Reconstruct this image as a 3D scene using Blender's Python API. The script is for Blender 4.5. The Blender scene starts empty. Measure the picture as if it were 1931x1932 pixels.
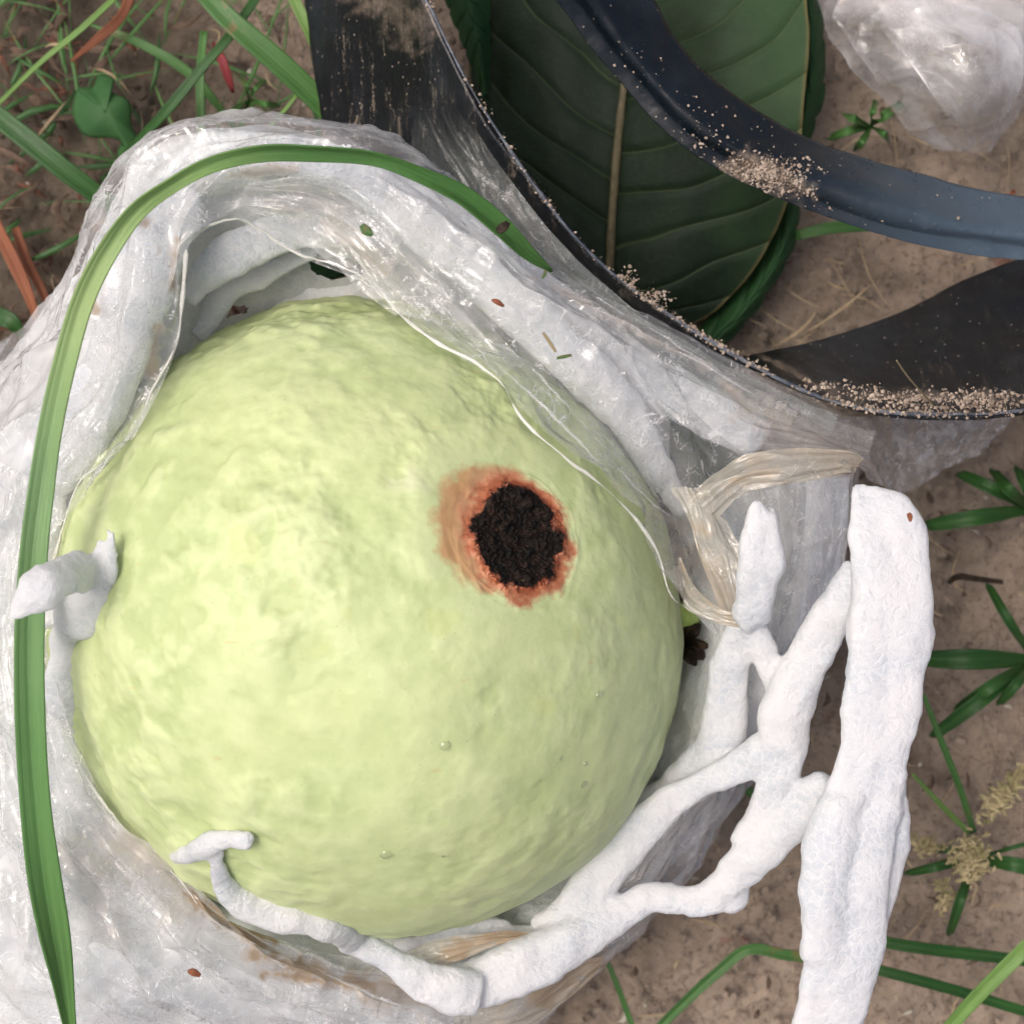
import bpy, math, random
import numpy as np

# ------------------------------------------------------------------ camera, light, exposure
CM = 0.01
H = 32.0            # camera height over the soil, cm
T = 0.302           # tangent of the half field of view
scene = bpy.context.scene
COL = scene.collection
cam_d = bpy.data.cameras.new("camera")
cam = bpy.data.objects.new("camera", cam_d)
COL.objects.link(cam)
cam.location = (0, 0, H * CM)
cam_d.sensor_width = 36
cam_d.lens = 18 / T
cam_d.clip_start = 0.005
cam_d.clip_end = 50
cam_d.dof.use_dof = True
cam_d.dof.focus_distance = 0.245
cam_d.dof.aperture_fstop = 32
scene.camera = cam

SUN_EL, SUN_AZ = math.radians(66), math.radians(168)    # azimuth measured from +x towards +y: light from the left and a little from above
w = bpy.data.worlds.new("World"); scene.world = w
w.use_nodes = True
nt = w.node_tree
nt.nodes.clear()
sky = nt.nodes.new("ShaderNodeTexSky"); sky.sky_type = 'NISHITA'; sky.sun_disc = False
sky.sun_elevation = SUN_EL; sky.sun_rotation = math.radians(90) - SUN_AZ
sky.dust_density = 6.0; sky.air_density = 0.35; sky.ozone_density = 0.3
bg = nt.nodes.new("ShaderNodeBackground"); bg.inputs[1].default_value = 0.15
wo = nt.nodes.new("ShaderNodeOutputWorld")
nt.links.new(sky.outputs[0], bg.inputs[0]); nt.links.new(bg.outputs[0], wo.inputs[0])
sd = bpy.data.lights.new("sun", 'SUN'); sd.energy = 0.65; sd.angle = math.radians(18); sd.color = (1, .97, .92)
so = bpy.data.objects.new("sun", sd); COL.objects.link(so)
so.rotation_euler = (math.radians(90) - SUN_EL, 0, SUN_AZ + math.radians(90))
so.location = (-.5, .3, .8)
vs = scene.view_settings
vs.view_transform = 'Standard'; vs.look = 'None'; vs.gamma = 1; vs.use_curve_mapping = False
vs.exposure = 0.36
scene.cycles.use_denoising = True
scene.cycles.use_adaptive_sampling = True
scene.cycles.adaptive_threshold = 0.05
scene.cycles.adaptive_min_samples = 16
scene.cycles.transparent_max_bounces = 14
scene.cycles.max_bounces = 5
scene.cycles.diffuse_bounces = 3
scene.cycles.glossy_bounces = 2

# ------------------------------------------------------------------ numeric helpers
rng = np.random.default_rng(7)
random.seed(7)
LAT = rng.random((64, 64, 64)).astype(np.float32)

ROT = np.linalg.qr(np.array([[.62, .41, -.67], [-.33, .91, .25], [.71, .06, .70]]))[0]

def vnoise(p):
    p = np.asarray(p, dtype=np.float64) @ ROT
    i = np.floor(p).astype(int); f = p - i
    f = f * f * f * (f * (f * 6 - 15) + 10)
    i &= 63; j = (i + 1) & 63
    x0, y0, z0 = i[..., 0], i[..., 1], i[..., 2]; x1, y1, z1 = j[..., 0], j[..., 1], j[..., 2]
    fx, fy, fz = f[..., 0], f[..., 1], f[..., 2]
    a = LAT[x0, y0, z0] * (1 - fx) + LAT[x1, y0, z0] * fx
    b = LAT[x0, y1, z0] * (1 - fx) + LAT[x1, y1, z0] * fx
    c = LAT[x0, y0, z1] * (1 - fx) + LAT[x1, y0, z1] * fx
    d = LAT[x0, y1, z1] * (1 - fx) + LAT[x1, y1, z1] * fx
    return ((a * (1 - fy) + b * fy) * (1 - fz) + (c * (1 - fy) + d * fy) * fz) * 2 - 1

def fbm(p, octv=4, gain=.5, lac=2.03):
    s = 0; a = 1; n = 0; p = np.asarray(p, float)
    for o in range(octv):
        s = s + a * vnoise(p + 17.3 * o); n += a; a *= gain; p = p * lac
    return s / n

def ridged(p, octv=3, gain=.55, lac=2.1):
    s = 0; a = 1; n = 0; p = np.asarray(p, float)
    for o in range(octv):
        s = s + a * (1 - np.abs(vnoise(p + 9.1 * o)) * 2.2); n += a; a *= gain; p = p * lac
    return s / n

def sstep(a, b, x):
    t = np.clip((x - a) / (b - a), 0, 1)
    return t * t * (3 - 2 * t)

def spline(pts, n, closed=False):
    """Catmull-Rom through pts (k,d), resampled to n points evenly along the curve."""
    p = np.asarray(pts, float)
    if len(p) == 2:
        t = np.linspace(0, 1, n)[:, None]
        return p[0] * (1 - t) + p[1] * t
    if closed: q = np.vstack([p[-1], p, p[0], p[1]])
    else: q = np.vstack([2 * p[0] - p[1], p, 2 * p[-1] - p[-2]])
    out = []
    S = 24
    for k in range(1, len(q) - 2):
        t = np.linspace(0, 1, S, endpoint=False)[:, None]
        a, b, c, d = q[k - 1], q[k], q[k + 1], q[k + 2]
        out.append(.5 * ((2 * b) + (-a + c) * t + (2 * a - 5 * b + 4 * c - d) * t ** 2 + (-a + 3 * b - 3 * c + d) * t ** 3))
    if not closed: out.append(q[-2][None])
    else: out.append(q[1][None])
    c = np.vstack(out)
    L = np.concatenate([[0], np.cumsum(np.linalg.norm(np.diff(c[:, :2], axis=0), axis=1))])
    s = np.linspace(0, L[-1], n)
    return np.stack([np.interp(s, L, c[:, i]) for i in range(c.shape[1])], 1)

def uspline(pts, n, closed=False):
    """Catmull-Rom sampled evenly by control point (keeps matching points of several curves in step)."""
    p = np.asarray(pts, float); k = len(p)
    if closed:
        t = np.linspace(0, k, n); i = np.floor(t).astype(int); f = (t - i)[:, None]
        a, b, c, d = p[(i - 1) % k], p[i % k], p[(i + 1) % k], p[(i + 2) % k]
    else:
        t = np.linspace(0, k - 1, n); i = np.minimum(np.floor(t).astype(int), k - 2); f = (t - i)[:, None]
        q = np.vstack([2 * p[0] - p[1], p, 2 * p[-1] - p[-2]])
        a, b, c, d = q[i], q[i + 1], q[i + 2], q[i + 3]
    return .5 * ((2 * b) + (-a + c) * f + (2 * a - 5 * b + 4 * c - d) * f ** 2 + (-a + 3 * b - 3 * c + d) * f ** 3)

def P(a):
    """Traced position (u, v on the 1931 px wide photograph, height z in cm) to a point in cm."""
    a = np.asarray(a, float)
    k = T * (H - a[..., 2]) / 965.5
    return np.stack([(a[..., 0] - 965.5) * k, -(a[..., 1] - 966) * k, a[..., 2]], -1)

def pxs(z): return T * (H - z) / 965.5       # cm per traced pixel at height z

def toUV(p):
    k = T * (H - p[..., 2]) / 965.5
    return p[..., 0] / k + 965.5, -p[..., 1] / k + 966

GC = P((705, 1158, 5.0)); GR = 4.93
def fruit_z(u, v, off=0.0, default=-9):
    """Height at which the ray through (u,v) meets the fruit's sphere."""
    u = np.asarray(u, float); v = np.asarray(v, float)
    d = np.stack([(u - 965.5) * T / 965.5, -(v - 966) * T / 965.5, -np.ones_like(u)], -1)
    o = np.array([0, 0, H]) - GC
    A = (d * d).sum(-1); B = 2 * (d * o).sum(-1); C = (o * o).sum() - (GR + off) ** 2
    D = B * B - 4 * A * C
    t = (-B - np.sqrt(np.maximum(D, 0))) / (2 * A)
    return np.where(D > 0, H - t, default)

MUD = [(365, 1690, 500, 1785, 16, 1.2), (480, 1800, 650, 1850, 20, 1.0), (500, 1835, 700, 1862, 12, 1.1), (240, 1590, 360, 1690, 46, .5), (150, 1600, 200, 1750, 40, .35), (850, 1800, 960, 1760, 26, 1.0), (700, 1870, 830, 1890, 26, .8),
       (420, 1640, 520, 1780, 8, 1.2), (255, 415, 275, 420, 14, 1.0), (330, 460, 325, 540, 12, .9), (300, 620, 285, 700, 10, .8), (172, 545, 180, 590, 9, 1.3), (440, 330, 560, 318, 10, .8), (520, 385, 570, 400, 16, .5), (620, 420, 720, 500, 22, .5), (560, 360, 640, 400, 30, .3),
       (1140, 905, 1175, 960, 9, 1.0), (1370, 730, 1460, 830, 14, .6), (1450, 790, 1640, 880, 34, .5), (1000, 520, 1330, 690, 8, .5), (905, 250, 940, 300, 18, .3), (1230, 1600, 1200, 1650, 14, .4), (1020, 1870, 1130, 1810, 26, .8), (1180, 960, 1330, 1000, 14, .5), (1290, 1040, 1400, 1180, 30, .5)]
MUD_STRIP = [(960, 370, 1100, 540, 12, .7), (1080, 540, 1180, 600, 18, .8), (700, -20, 800, 40, 40, .6), (1390, 325, 1500, 350, 24, 1.2), (1410, 310, 1470, 345, 22, 1.1), (1560, 748, 1950, 760, 11, .7), (1240, 572, 1560, 745, 6, .7), (950, 262, 1240, 572, 4, .6)]
def mudmask(U, V, segs, seed=0):
    n = fbm(np.stack([U * .012, V * .012, U * 0 + seed], -1), 4, .6); n2 = fbm(np.stack([U * .06, V * .06, U * 0 + seed], -1), 3, .6)
    out = np.zeros_like(U)
    for u0, v0, u1, v1, w_, st in segs:
        dx, dy = u1 - u0, v1 - v0; L2 = dx * dx + dy * dy
        t = np.clip(((U - u0) * dx + (V - v0) * dy) / L2, 0, 1)
        d = np.hypot(U - u0 - t * dx, V - v0 - t * dy) / w_
        out = np.maximum(out, st * np.clip(1.25 - d * .85 + n * 1.1 + n2 * .9, 0, 1) * (d < 2.6))
    return np.clip(out, 0, 1)

FOLDS = [[(60, 1560), (180, 1700), (330, 1830), (480, 1930)], [(150, 1560), (290, 1720), (430, 1840), (620, 1935)], [(10, 1650), (90, 1790), (150, 1940)], [(210, 1640), (240, 1760), (330, 1900)], [(190, 1620), (350, 1740), (520, 1830), (740, 1890)],
         [(0, 1500), (60, 1620), (70, 1760), (30, 1900)], [(-10, 1330), (50, 1420), (60, 1560)], [(300, 1700), (450, 1800), (600, 1860)], [(560, 1880), (760, 1915), (900, 1915)], [(250, 1830), (380, 1880), (450, 1950)], [(120, 1480), (170, 1600), (310, 1690)], [(200, 1860), (300, 1925)],
         [(0, 760), (90, 700), (150, 640)], [(-10, 860), (60, 800), (150, 780)], [(0, 1010), (50, 960), (60, 880)], [(180, 480), (230, 380), (320, 300), (450, 262)], [(210, 560), (220, 470), (270, 390)], [(560, 262), (700, 285), (820, 350), (930, 440)], [(150, 700), (190, 600), (200, 520)],
         [(700, 330), (850, 430), (990, 560), (1120, 660)], [(880, 470), (1030, 590), (1200, 690), (1380, 760)], [(1000, 540), (1180, 640), (1360, 720), (1520, 800)], [(1330, 1560), (1400, 1440), (1450, 1330)], [(1230, 1690), (1330, 1560)]]
def foldmap(U, V):
    out = np.zeros_like(U)
    wig = 6 * fbm(np.stack([U * .02, V * .02, U * 0 + 3], -1), 2); wig2 = 6 * fbm(np.stack([U * .02, V * .02, U * 0 + 13], -1), 2)
    U = U + wig; V = V + wig2
    for k, f in enumerate(FOLDS):
        c = spline(np.array(f, float), 24)
        best = np.full(U.shape, 1e9); amp = np.zeros_like(U)
        for i in range(23):
            d0 = c[i + 1] - c[i]; t = np.clip(((U - c[i, 0]) * d0[0] + (V - c[i, 1]) * d0[1]) / (d0 @ d0), 0, 1)
            d = np.hypot(U - c[i, 0] - t * d0[0], V - c[i, 1] - t * d0[1])
            m = d < best; best = np.where(m, d, best); amp = np.where(m, math.sin(math.pi * (i + .5) / 23) ** .6, amp)
        out += amp * (np.exp(-best / 7) * .13 + np.exp(-(best / 26) ** 2) * .07) * (1 if k % 3 else 1.4)
    return out

def normals(g):
    du = np.gradient(g, axis=0); dv = np.gradient(g, axis=1)
    n = np.cross(du, dv); n /= np.linalg.norm(n, axis=-1, keepdims=True) + 1e-12
    if n[..., 2].mean() < 0: n = -n
    return n

# ------------------------------------------------------------------ object helpers
def raw_mesh(name, verts, faces, mat, parent=None, uv=None, smooth=True, attrs=None):
    verts = np.asarray(verts, float)
    faces = np.asarray(faces)
    if parent is None: org = np.array([verts[:, 0].mean(), verts[:, 1].mean(), verts[:, 2].min()])
    else: org = np.array(parent['_o'])
    v = (verts - org) * CM
    me = bpy.data.meshes.new(name)
    k = faces.shape[1]
    me.vertices.add(len(v)); me.vertices.foreach_set("co", v.ravel().astype(np.float32))
    me.loops.add(faces.size); me.loops.foreach_set("vertex_index", faces.ravel().astype(np.int32))
    me.polygons.add(len(faces)); me.polygons.foreach_set("loop_start", np.arange(0, faces.size, k, dtype=np.int32))
    me.update(calc_edges=True); me.validate()
    me.polygons.foreach_set("use_smooth", np.full(len(me.polygons), smooth))
    if uv is not None:
        l = me.uv_layers.new(name="UVMap")
        l.data.foreach_set("uv", np.asarray(uv, np.float32)[faces.ravel()].ravel())
    for a, val in (attrs or {}).items():
        at = me.attributes.new(a, 'FLOAT', 'POINT'); at.data.foreach_set("value", np.asarray(val, np.float32))
    if mat: me.materials.append(mat)
    o = bpy.data.objects.new(name, me)
    COL.objects.link(o)
    if parent is None: o.location = org * CM; o['_o'] = [float(x) for x in org]
    else: o.parent = parent; o['_o'] = [float(x) for x in org]
    return o

def grid_faces(n, m, closed_u=False, closed_v=False):
    iu = np.arange(n if closed_u else n - 1); iv = np.arange(m if closed_v else m - 1)
    a, b = np.meshgrid(iu, iv, indexing='ij')
    a2, b2 = (a + 1) % n, (b + 1) % m
    return np.stack([a * m + b, a2 * m + b, a2 * m + b2, a * m + b2], -1).reshape(-1, 4)

def sheet(name, g, mat, parent=None, thick=0.0, keep=None, closed_u=False, attrs=None):
    """Grid of points g (n,m,3) in cm to a mesh; thick > 0 gives it two sides and closed edges."""
    n, m = g.shape[:2]
    uu, vv = np.meshgrid(np.linspace(0, 1, n), np.linspace(0, 1, m), indexing='ij')
    uv = np.stack([uu, vv], -1).reshape(-1, 2)
    f = grid_faces(n, m, closed_u)
    if keep is not None: f = f[keep.reshape(-1)[f].all(1)]
    v = g.reshape(-1, 3)
    if thick > 0:
        nn = normals(g).reshape(-1, 3)
        top, bot = v + nn * thick / 2, v - nn * thick / 2
        e = {}
        ed = np.concatenate([f[:, [0, 1]], f[:, [1, 2]], f[:, [2, 3]], f[:, [3, 0]]])
        key = np.sort(ed, 1); code = key[:, 0] * len(v) + key[:, 1]
        _, idx, cnt = np.unique(code, return_index=True, return_counts=True)
        be = ed[idx[cnt == 1]]
        N = len(v)
        side = np.stack([be[:, 1], be[:, 0], be[:, 0] + N, be[:, 1] + N], 1)
        f = np.vstack([f, f[:, ::-1] + N, side])
        v = np.vstack([top, bot]); uv = np.vstack([uv, uv])
        if attrs: attrs = {k: np.concatenate([a.ravel(), a.ravel()]) for k, a in attrs.items()}
    elif attrs: attrs = {k: a.ravel() for k, a in attrs.items()}
    return raw_mesh(name, v, f, mat, parent, uv, attrs=attrs)

def loft(curves, nu, nv, closed_u=False):
    """Surface through traced curves (each list of (u,v,z)); returns traced-space grid."""
    cs = np.stack([uspline(c, nu, closed_u) for c in curves], 1)      # nu, k, 3
    t = np.linspace(0, cs.shape[1] - 1, nv)
    out = np.zeros((nu, nv, 3))
    k = cs.shape[1]
    q = np.concatenate([2 * cs[:, :1] - cs[:, 1:2], cs, 2 * cs[:, -1:] - cs[:, -2:-1]], 1)
    i = np.minimum(np.floor(t).astype(int), k - 2); f = (t - i)[None, :, None]
    a, b, c, d = q[:, i], q[:, i + 1], q[:, i + 2], q[:, i + 3]
    return .5 * ((2 * b) + (-a + c) * f + (2 * a - 5 * b + 4 * c - d) * f ** 2 + (-a + 3 * b - 3 * c + d) * f ** 3)

def tube(name, path, mat, parent=None, flat=.6, lump=.06, seed=0, step=.045, around=36, square=2.4, ends=.35, torn=.0, skew=0.0, fold=0):
    """Foam strand: path of (u,v,z,half width in traced px); elliptical section, lumpy, closed ends."""
    pl = np.asarray(path, float)
    L = np.linalg.norm(np.diff(P(pl[:, :3]), axis=0), axis=1).sum()
    n = max(8, int(L / step))
    s = spline(pl, n)
    c = P(s[:, :3]); wd = s[:, 3] * pxs(s[:, 2])
    t = np.gradient(c, axis=0); t /= np.linalg.norm(t, axis=1, keepdims=True)
    side = np.cross(t, [0, 0, 1.0]); side /= np.linalg.norm(side, axis=1, keepdims=True) + 1e-9
    up = np.cross(side, t)
    th = np.linspace(0, 2 * math.pi, around, endpoint=False)
    ca, sa = np.cos(th), np.sin(th)
    ex = 2 / square
    cx = np.sign(ca) * np.abs(ca) ** ex; sx = np.sign(sa) * np.abs(sa) ** ex
    if fold: sx = sx * (1 - .45 * np.exp(-((cx - skew) / .13) ** 2) * (sx > 0))
    dist = np.linspace(0, L, n)
    r0 = np.clip(dist / (ends * wd.mean() + 1e-6), 0, 1); r1 = np.clip((L - dist) / (ends * wd.mean() + 1e-6), 0, 1)
    cap = np.sqrt(1 - (1 - r0) ** 2) * np.sqrt(1 - (1 - r1) ** 2)
    cap = np.maximum(cap, .03)
    hgt = np.minimum(wd * flat, .62)
    g = c[:, None] + side[:, None] * (cx[None, :, None] * (wd * cap)[:, None, None]) + up[:, None] * (sx[None, :, None] * (hgt * cap)[:, None, None])
    radial = g - c[:, None]; radial /= np.linalg.norm(radial, axis=-1, keepdims=True) + 1e-9
    d = fbm(g * 1.3 + seed * 5.1, 2) * lump * 1.5 + fbm(g * 3.6 + seed, 3) * lump * .8 + ridged(g * 7 + seed, 2) * lump * .12
    g = g + radial * (d * np.clip(cap, .2, 1)[:, None])[..., None]
    if torn:
        endw = np.exp(-(dist / .25) ** 2) + np.exp(-((L - dist) / .25) ** 2)
        g = g + t[:, None] * (vnoise(g * 7 + seed) * endw[:, None] * torn)[..., None]
    f = grid_faces(n, around, False, True)
    v = g.reshape(-1, 3)
    a = len(v)
    v = np.vstack([v, g[0].mean(0), g[-1].mean(0)])
    ar = np.arange(around); nx = (ar + 1) % around
    c0 = np.stack([np.full(around, a), ar, nx, nx], 1); c1 = np.stack([np.full(around, a + 1), (n - 1) * around + nx, (n - 1) * around + ar, (n - 1) * around + ar], 1)
    uu, vv = np.meshgrid(np.linspace(0, 1, n), np.linspace(0, 1, around), indexing='ij')
    uv = np.vstack([np.stack([uu, vv], -1).reshape(-1, 2), [0, 0], [1, 0]])
    o = raw_mesh(name, v, f, mat, parent, uv)
    # end caps as triangles
    me = o.data
    import bmesh
    bm = bmesh.new(); bm.from_mesh(me); bm.verts.ensure_lookup_table()
    for q in list(c0) + list(c1):
        try: bm.faces.new([bm.verts[int(q[0])], bm.verts[int(q[1])], bm.verts[int(q[2])]]).smooth = True
        except ValueError: pass
    bmesh.ops.recalc_face_normals(bm, faces=bm.faces)
    bm.to_mesh(me); bm.free()
    return o

def fuse(objs, name, mat, parent, voxel=.042, smooth=5, seed=0):
    """Foam strands that are moulded together become one skin."""
    import bmesh
    bm = bmesh.new()
    for o in objs:
        bm.from_mesh(o.data); me = o.data; bpy.data.objects.remove(o); bpy.data.meshes.remove(me)
    me = bpy.data.meshes.new(name); bm.to_mesh(me); bm.free()
    t_ = bpy.data.objects.new("fused", me); COL.objects.link(t_)
    r = t_.modifiers.new("r", 'REMESH'); r.mode = 'VOXEL'; r.voxel_size = voxel * CM
    sm = t_.modifiers.new("s", 'SMOOTH'); sm.factor = .5; sm.iterations = smooth
    bpy.context.view_layer.update()
    dg = bpy.context.evaluated_depsgraph_get()
    out = bpy.data.meshes.new_from_object(t_.evaluated_get(dg))
    bpy.data.objects.remove(t_)
    n = len(out.vertices); co = np.empty(n * 3, np.float32); out.vertices.foreach_get("co", co); co = co.reshape(-1, 3).astype(float) / CM
    no = np.empty(n * 3, np.float32); out.vertices.foreach_get("normal", no); no = no.reshape(-1, 3)
    wp = co + np.array(parent['_o'])
    d = fbm(wp * 6 + seed, 3, .6) * .018 + fbm(wp * 2.2 + seed, 2) * .02
    co = (co + no * d[:, None]) * CM
    out.vertices.foreach_set("co", co.ravel().astype(np.float32))
    out.polygons.foreach_set("use_smooth", np.ones(len(out.polygons), bool))
    out.materials.clear(); out.materials.append(mat); out.name = name; out.update()
    o = bpy.data.objects.new(name, out); COL.objects.link(o); o.parent = parent
    return o

def blade(name, path, mat, parent=None, vf=.25, twist=0.0, thick=.02, nv=9, step=.12, wav=.0, seed=0):
    """Grass blade: path (u,v,z,half width px), V fold vf, roll twist (radians: number or per point list)."""
    pl = np.asarray(path, float)
    L = np.linalg.norm(np.diff(P(pl[:, :3]), axis=0), axis=1).sum()
    n = max(10, int(L / step))
    tw = np.full(len(pl), float(twist)) if np.isscalar(twist) else np.asarray(twist, float)
    s = spline(np.column_stack([pl, tw]), n)
    c = P(s[:, :3]); wd = np.maximum(s[:, 3], .6) * pxs(s[:, 2])
    t = np.gradient(c, axis=0); t /= np.linalg.norm(t, axis=1, keepdims=True)
    side = np.cross(t, [0, 0, 1.0]); side /= np.linalg.norm(side, axis=1, keepdims=True) + 1e-9
    up = np.cross(side, t)
    a = s[:, 4][:, None]
    s2 = side * np.cos(a) + up * np.sin(a); u2 = -side * np.sin(a) + up * np.cos(a)
    wd = wd / np.maximum(np.cos(s[:, 4]), .35)
    x = np.linspace(-1, 1, nv)
    ht = vf * (np.abs(x) ** 1.2) + .03 * np.cos(x * 14)
    g = c[:, None] + s2[:, None] * (x[None, :, None] * wd[:, None, None]) + u2[:, None] * (ht[None, :, None] * wd[:, None, None])
    g[..., 2] += wav * fbm(g * .8 + seed, 2)
    return sheet(name, g, mat, parent, thick)

def thing(name, label, cat, base, group=None):
    o = bpy.data.objects.new(name, None); COL.objects.link(o)
    b = P(np.array(base, float)) if len(base) == 3 else np.array(base[:3])
    o.location = b * CM; o['_o'] = [float(x) for x in b]
    o.empty_display_size = .01
    o['label'] = label; o['category'] = cat
    if group: o['group'] = group
    return o

def tag(o, label=None, cat=None, group=None, kind=None):
    if label: o['label'] = label
    if cat: o['category'] = cat
    if group: o['group'] = group
    if kind: o['kind'] = kind
    return o

# ------------------------------------------------------------------ materials
class N:
    def __init__(s, name):
        s.m = bpy.data.materials.new(name); s.m.use_nodes = True
        s.t = s.m.node_tree; s.t.nodes.clear()
        s.out = s.n("ShaderNodeOutputMaterial")
        tc = s.n("ShaderNodeTexCoord"); mp = s.n("ShaderNodeVectorMath", operation='SCALE'); mp.inputs['Scale'].default_value = 1 / CM
        s.l(tc.outputs['Object'], mp.inputs[0]); s.co = mp.outputs[0]; s.uv = tc.outputs['UV']
    def n(s, typ, **k):
        x = s.t.nodes.new(typ)
        for a, b in k.items(): setattr(x, a, b)
        return x
    def l(s, a, b): s.t.links.new(a, b)
    def setin(s, sock, v):
        if hasattr(v, 'is_output'): s.l(v, sock)
        elif isinstance(v, (tuple, list)) and len(v) == 3 and sock.type == 'RGBA': sock.default_value = (*v, 1)
        else: sock.default_value = v
    def noise(s, sc, det=3, rough=.5, co=None, dist=0, out=0):
        x = s.n("ShaderNodeTexNoise"); x.inputs['Scale'].default_value = sc; x.inputs['Detail'].default_value = det
        x.inputs['Roughness'].default_value = rough; x.inputs['Distortion'].default_value = dist
        s.l(co or s.co, x.inputs['Vector']); return x.outputs[out]
    def vor(s, sc, feat='F1', co=None, rand=1, out='Distance'):
        x = s.n("ShaderNodeTexVoronoi", feature=feat); x.inputs['Scale'].default_value = sc; x.inputs['Randomness'].default_value = rand
        s.l(co or s.co, x.inputs['Vector']); return x.outputs[out]
    def ramp(s, fac, stops, interp='LINEAR'):
        x = s.n("ShaderNodeValToRGB"); x.color_ramp.interpolation = interp
        e = x.color_ramp.elements
        while len(e) < len(stops): e.new(.5)
        for k, (p, c) in enumerate(stops):
            e[k].position = p
            e[k].color = (c, c, c, 1) if not isinstance(c, (tuple, list)) else (*c, 1)
        s.l(fac, x.inputs[0]); return x.outputs[0]
    def mix(s, f, a, b, blend='MIX'):
        x = s.n("ShaderNodeMix", data_type='RGBA', blend_type=blend)
        s.setin(x.inputs[0], f); s.setin(x.inputs[6], a); s.setin(x.inputs[7], b); return x.outputs[2]
    def math(s, op, a, b=0.0, c=None, clamp=False):
        x = s.n("ShaderNodeMath", operation=op, use_clamp=clamp)
        s.setin(x.inputs[0], a); s.setin(x.inputs[1], b)
        if c is not None: s.setin(x.inputs[2], c)
        return x.outputs[0]
    def vmath(s, op, a, b=None, out=0):
        x = s.n("ShaderNodeVectorMath", operation=op); s.setin(x.inputs[0], a)
        if b is not None: s.setin(x.inputs[1], b)
        return x.outputs[out]
    def scale_co(s, v, co=None): return s.vmath('MULTIPLY', co or s.co, v)
    def bump(s, h, strength=.5, dist=.05, nrm=None):
        x = s.n("ShaderNodeBump"); x.inputs['Strength'].default_value = strength; x.inputs['Distance'].default_value = dist * CM
        s.l(h, x.inputs['Height'])
        if nrm: s.l(nrm, x.inputs['Normal'])
        return x.outputs[0]
    def bsdf(s, **k):
        x = s.n("ShaderNodeBsdfPrincipled")
        for a, b in k.items(): s.setin(x.inputs[a.replace('_', ' ')], b)
        return x
    def done(s, shader):
        s.l(shader.outputs[0] if hasattr(shader, 'outputs') else shader, s.out.inputs[0]); return s.m
    def attr(s, name):
        x = s.n("ShaderNodeAttribute"); x.attribute_name = name; return x.outputs['Fac']

def mat_soil():
    s = N("soil")
    a = s.noise(.28, 4, .6); b = s.noise(1.9, 5, .65); c = s.noise(9, 4, .7)
    col = s.mix(s.ramp(b, [(.3, 0), (.72, 1)]), (.14, .108, .080), (.33, .27, .21))
    col = s.mix(s.ramp(a, [(.38, 0), (.62, .65)]), col, (.40, .315, .24))
    col = s.mix(s.ramp(c, [(.30, .75), (.45, 0)]), col, (.06, .042, .03))
    # darker litter-covered soil on the left side, paler trodden soil on the right
    sep = s.n("ShaderNodeSeparateXYZ"); s.l(s.co, sep.inputs[0])
    lx = s.math('ADD', sep.outputs[0], s.math('MULTIPLY', s.math('SUBTRACT', a, .5), 9.0))
    damp = s.ramp(s.math('MULTIPLY_ADD', lx, -.05, .35), [(.45, 0), (.72, 1)])
    col = s.mix(s.math('MULTIPLY', damp, .85), col, (.085, .068, .050))
    col = s.mix(s.ramp(s.vor(3.1, out='Color'), [(.93, 0), (.96, .5)]), col, (.2, .07, .045))
    crk = s.ramp(s.vor(1.1, 'DISTANCE_TO_EDGE', co=s.vmath('ADD', s.co, s.noise(1.5, 4, .7, out=1))), [(0, .7), (.03, 0)])
    col = s.mix(s.math('MULTIPLY', crk, s.ramp(a, [(.5, 0), (.6, .5)])), col, (.08, .055, .04))
    h = s.math('SUBTRACT', s.math('ADD', s.math('MULTIPLY', c, .5), b), s.math('MULTIPLY', crk, .3))
    bs = s.bsdf(Base_Color=col, Roughness=.95, Specular_IOR_Level=.15, Normal=s.bump(h, .8, .12))
    return s.done(bs)

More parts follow.
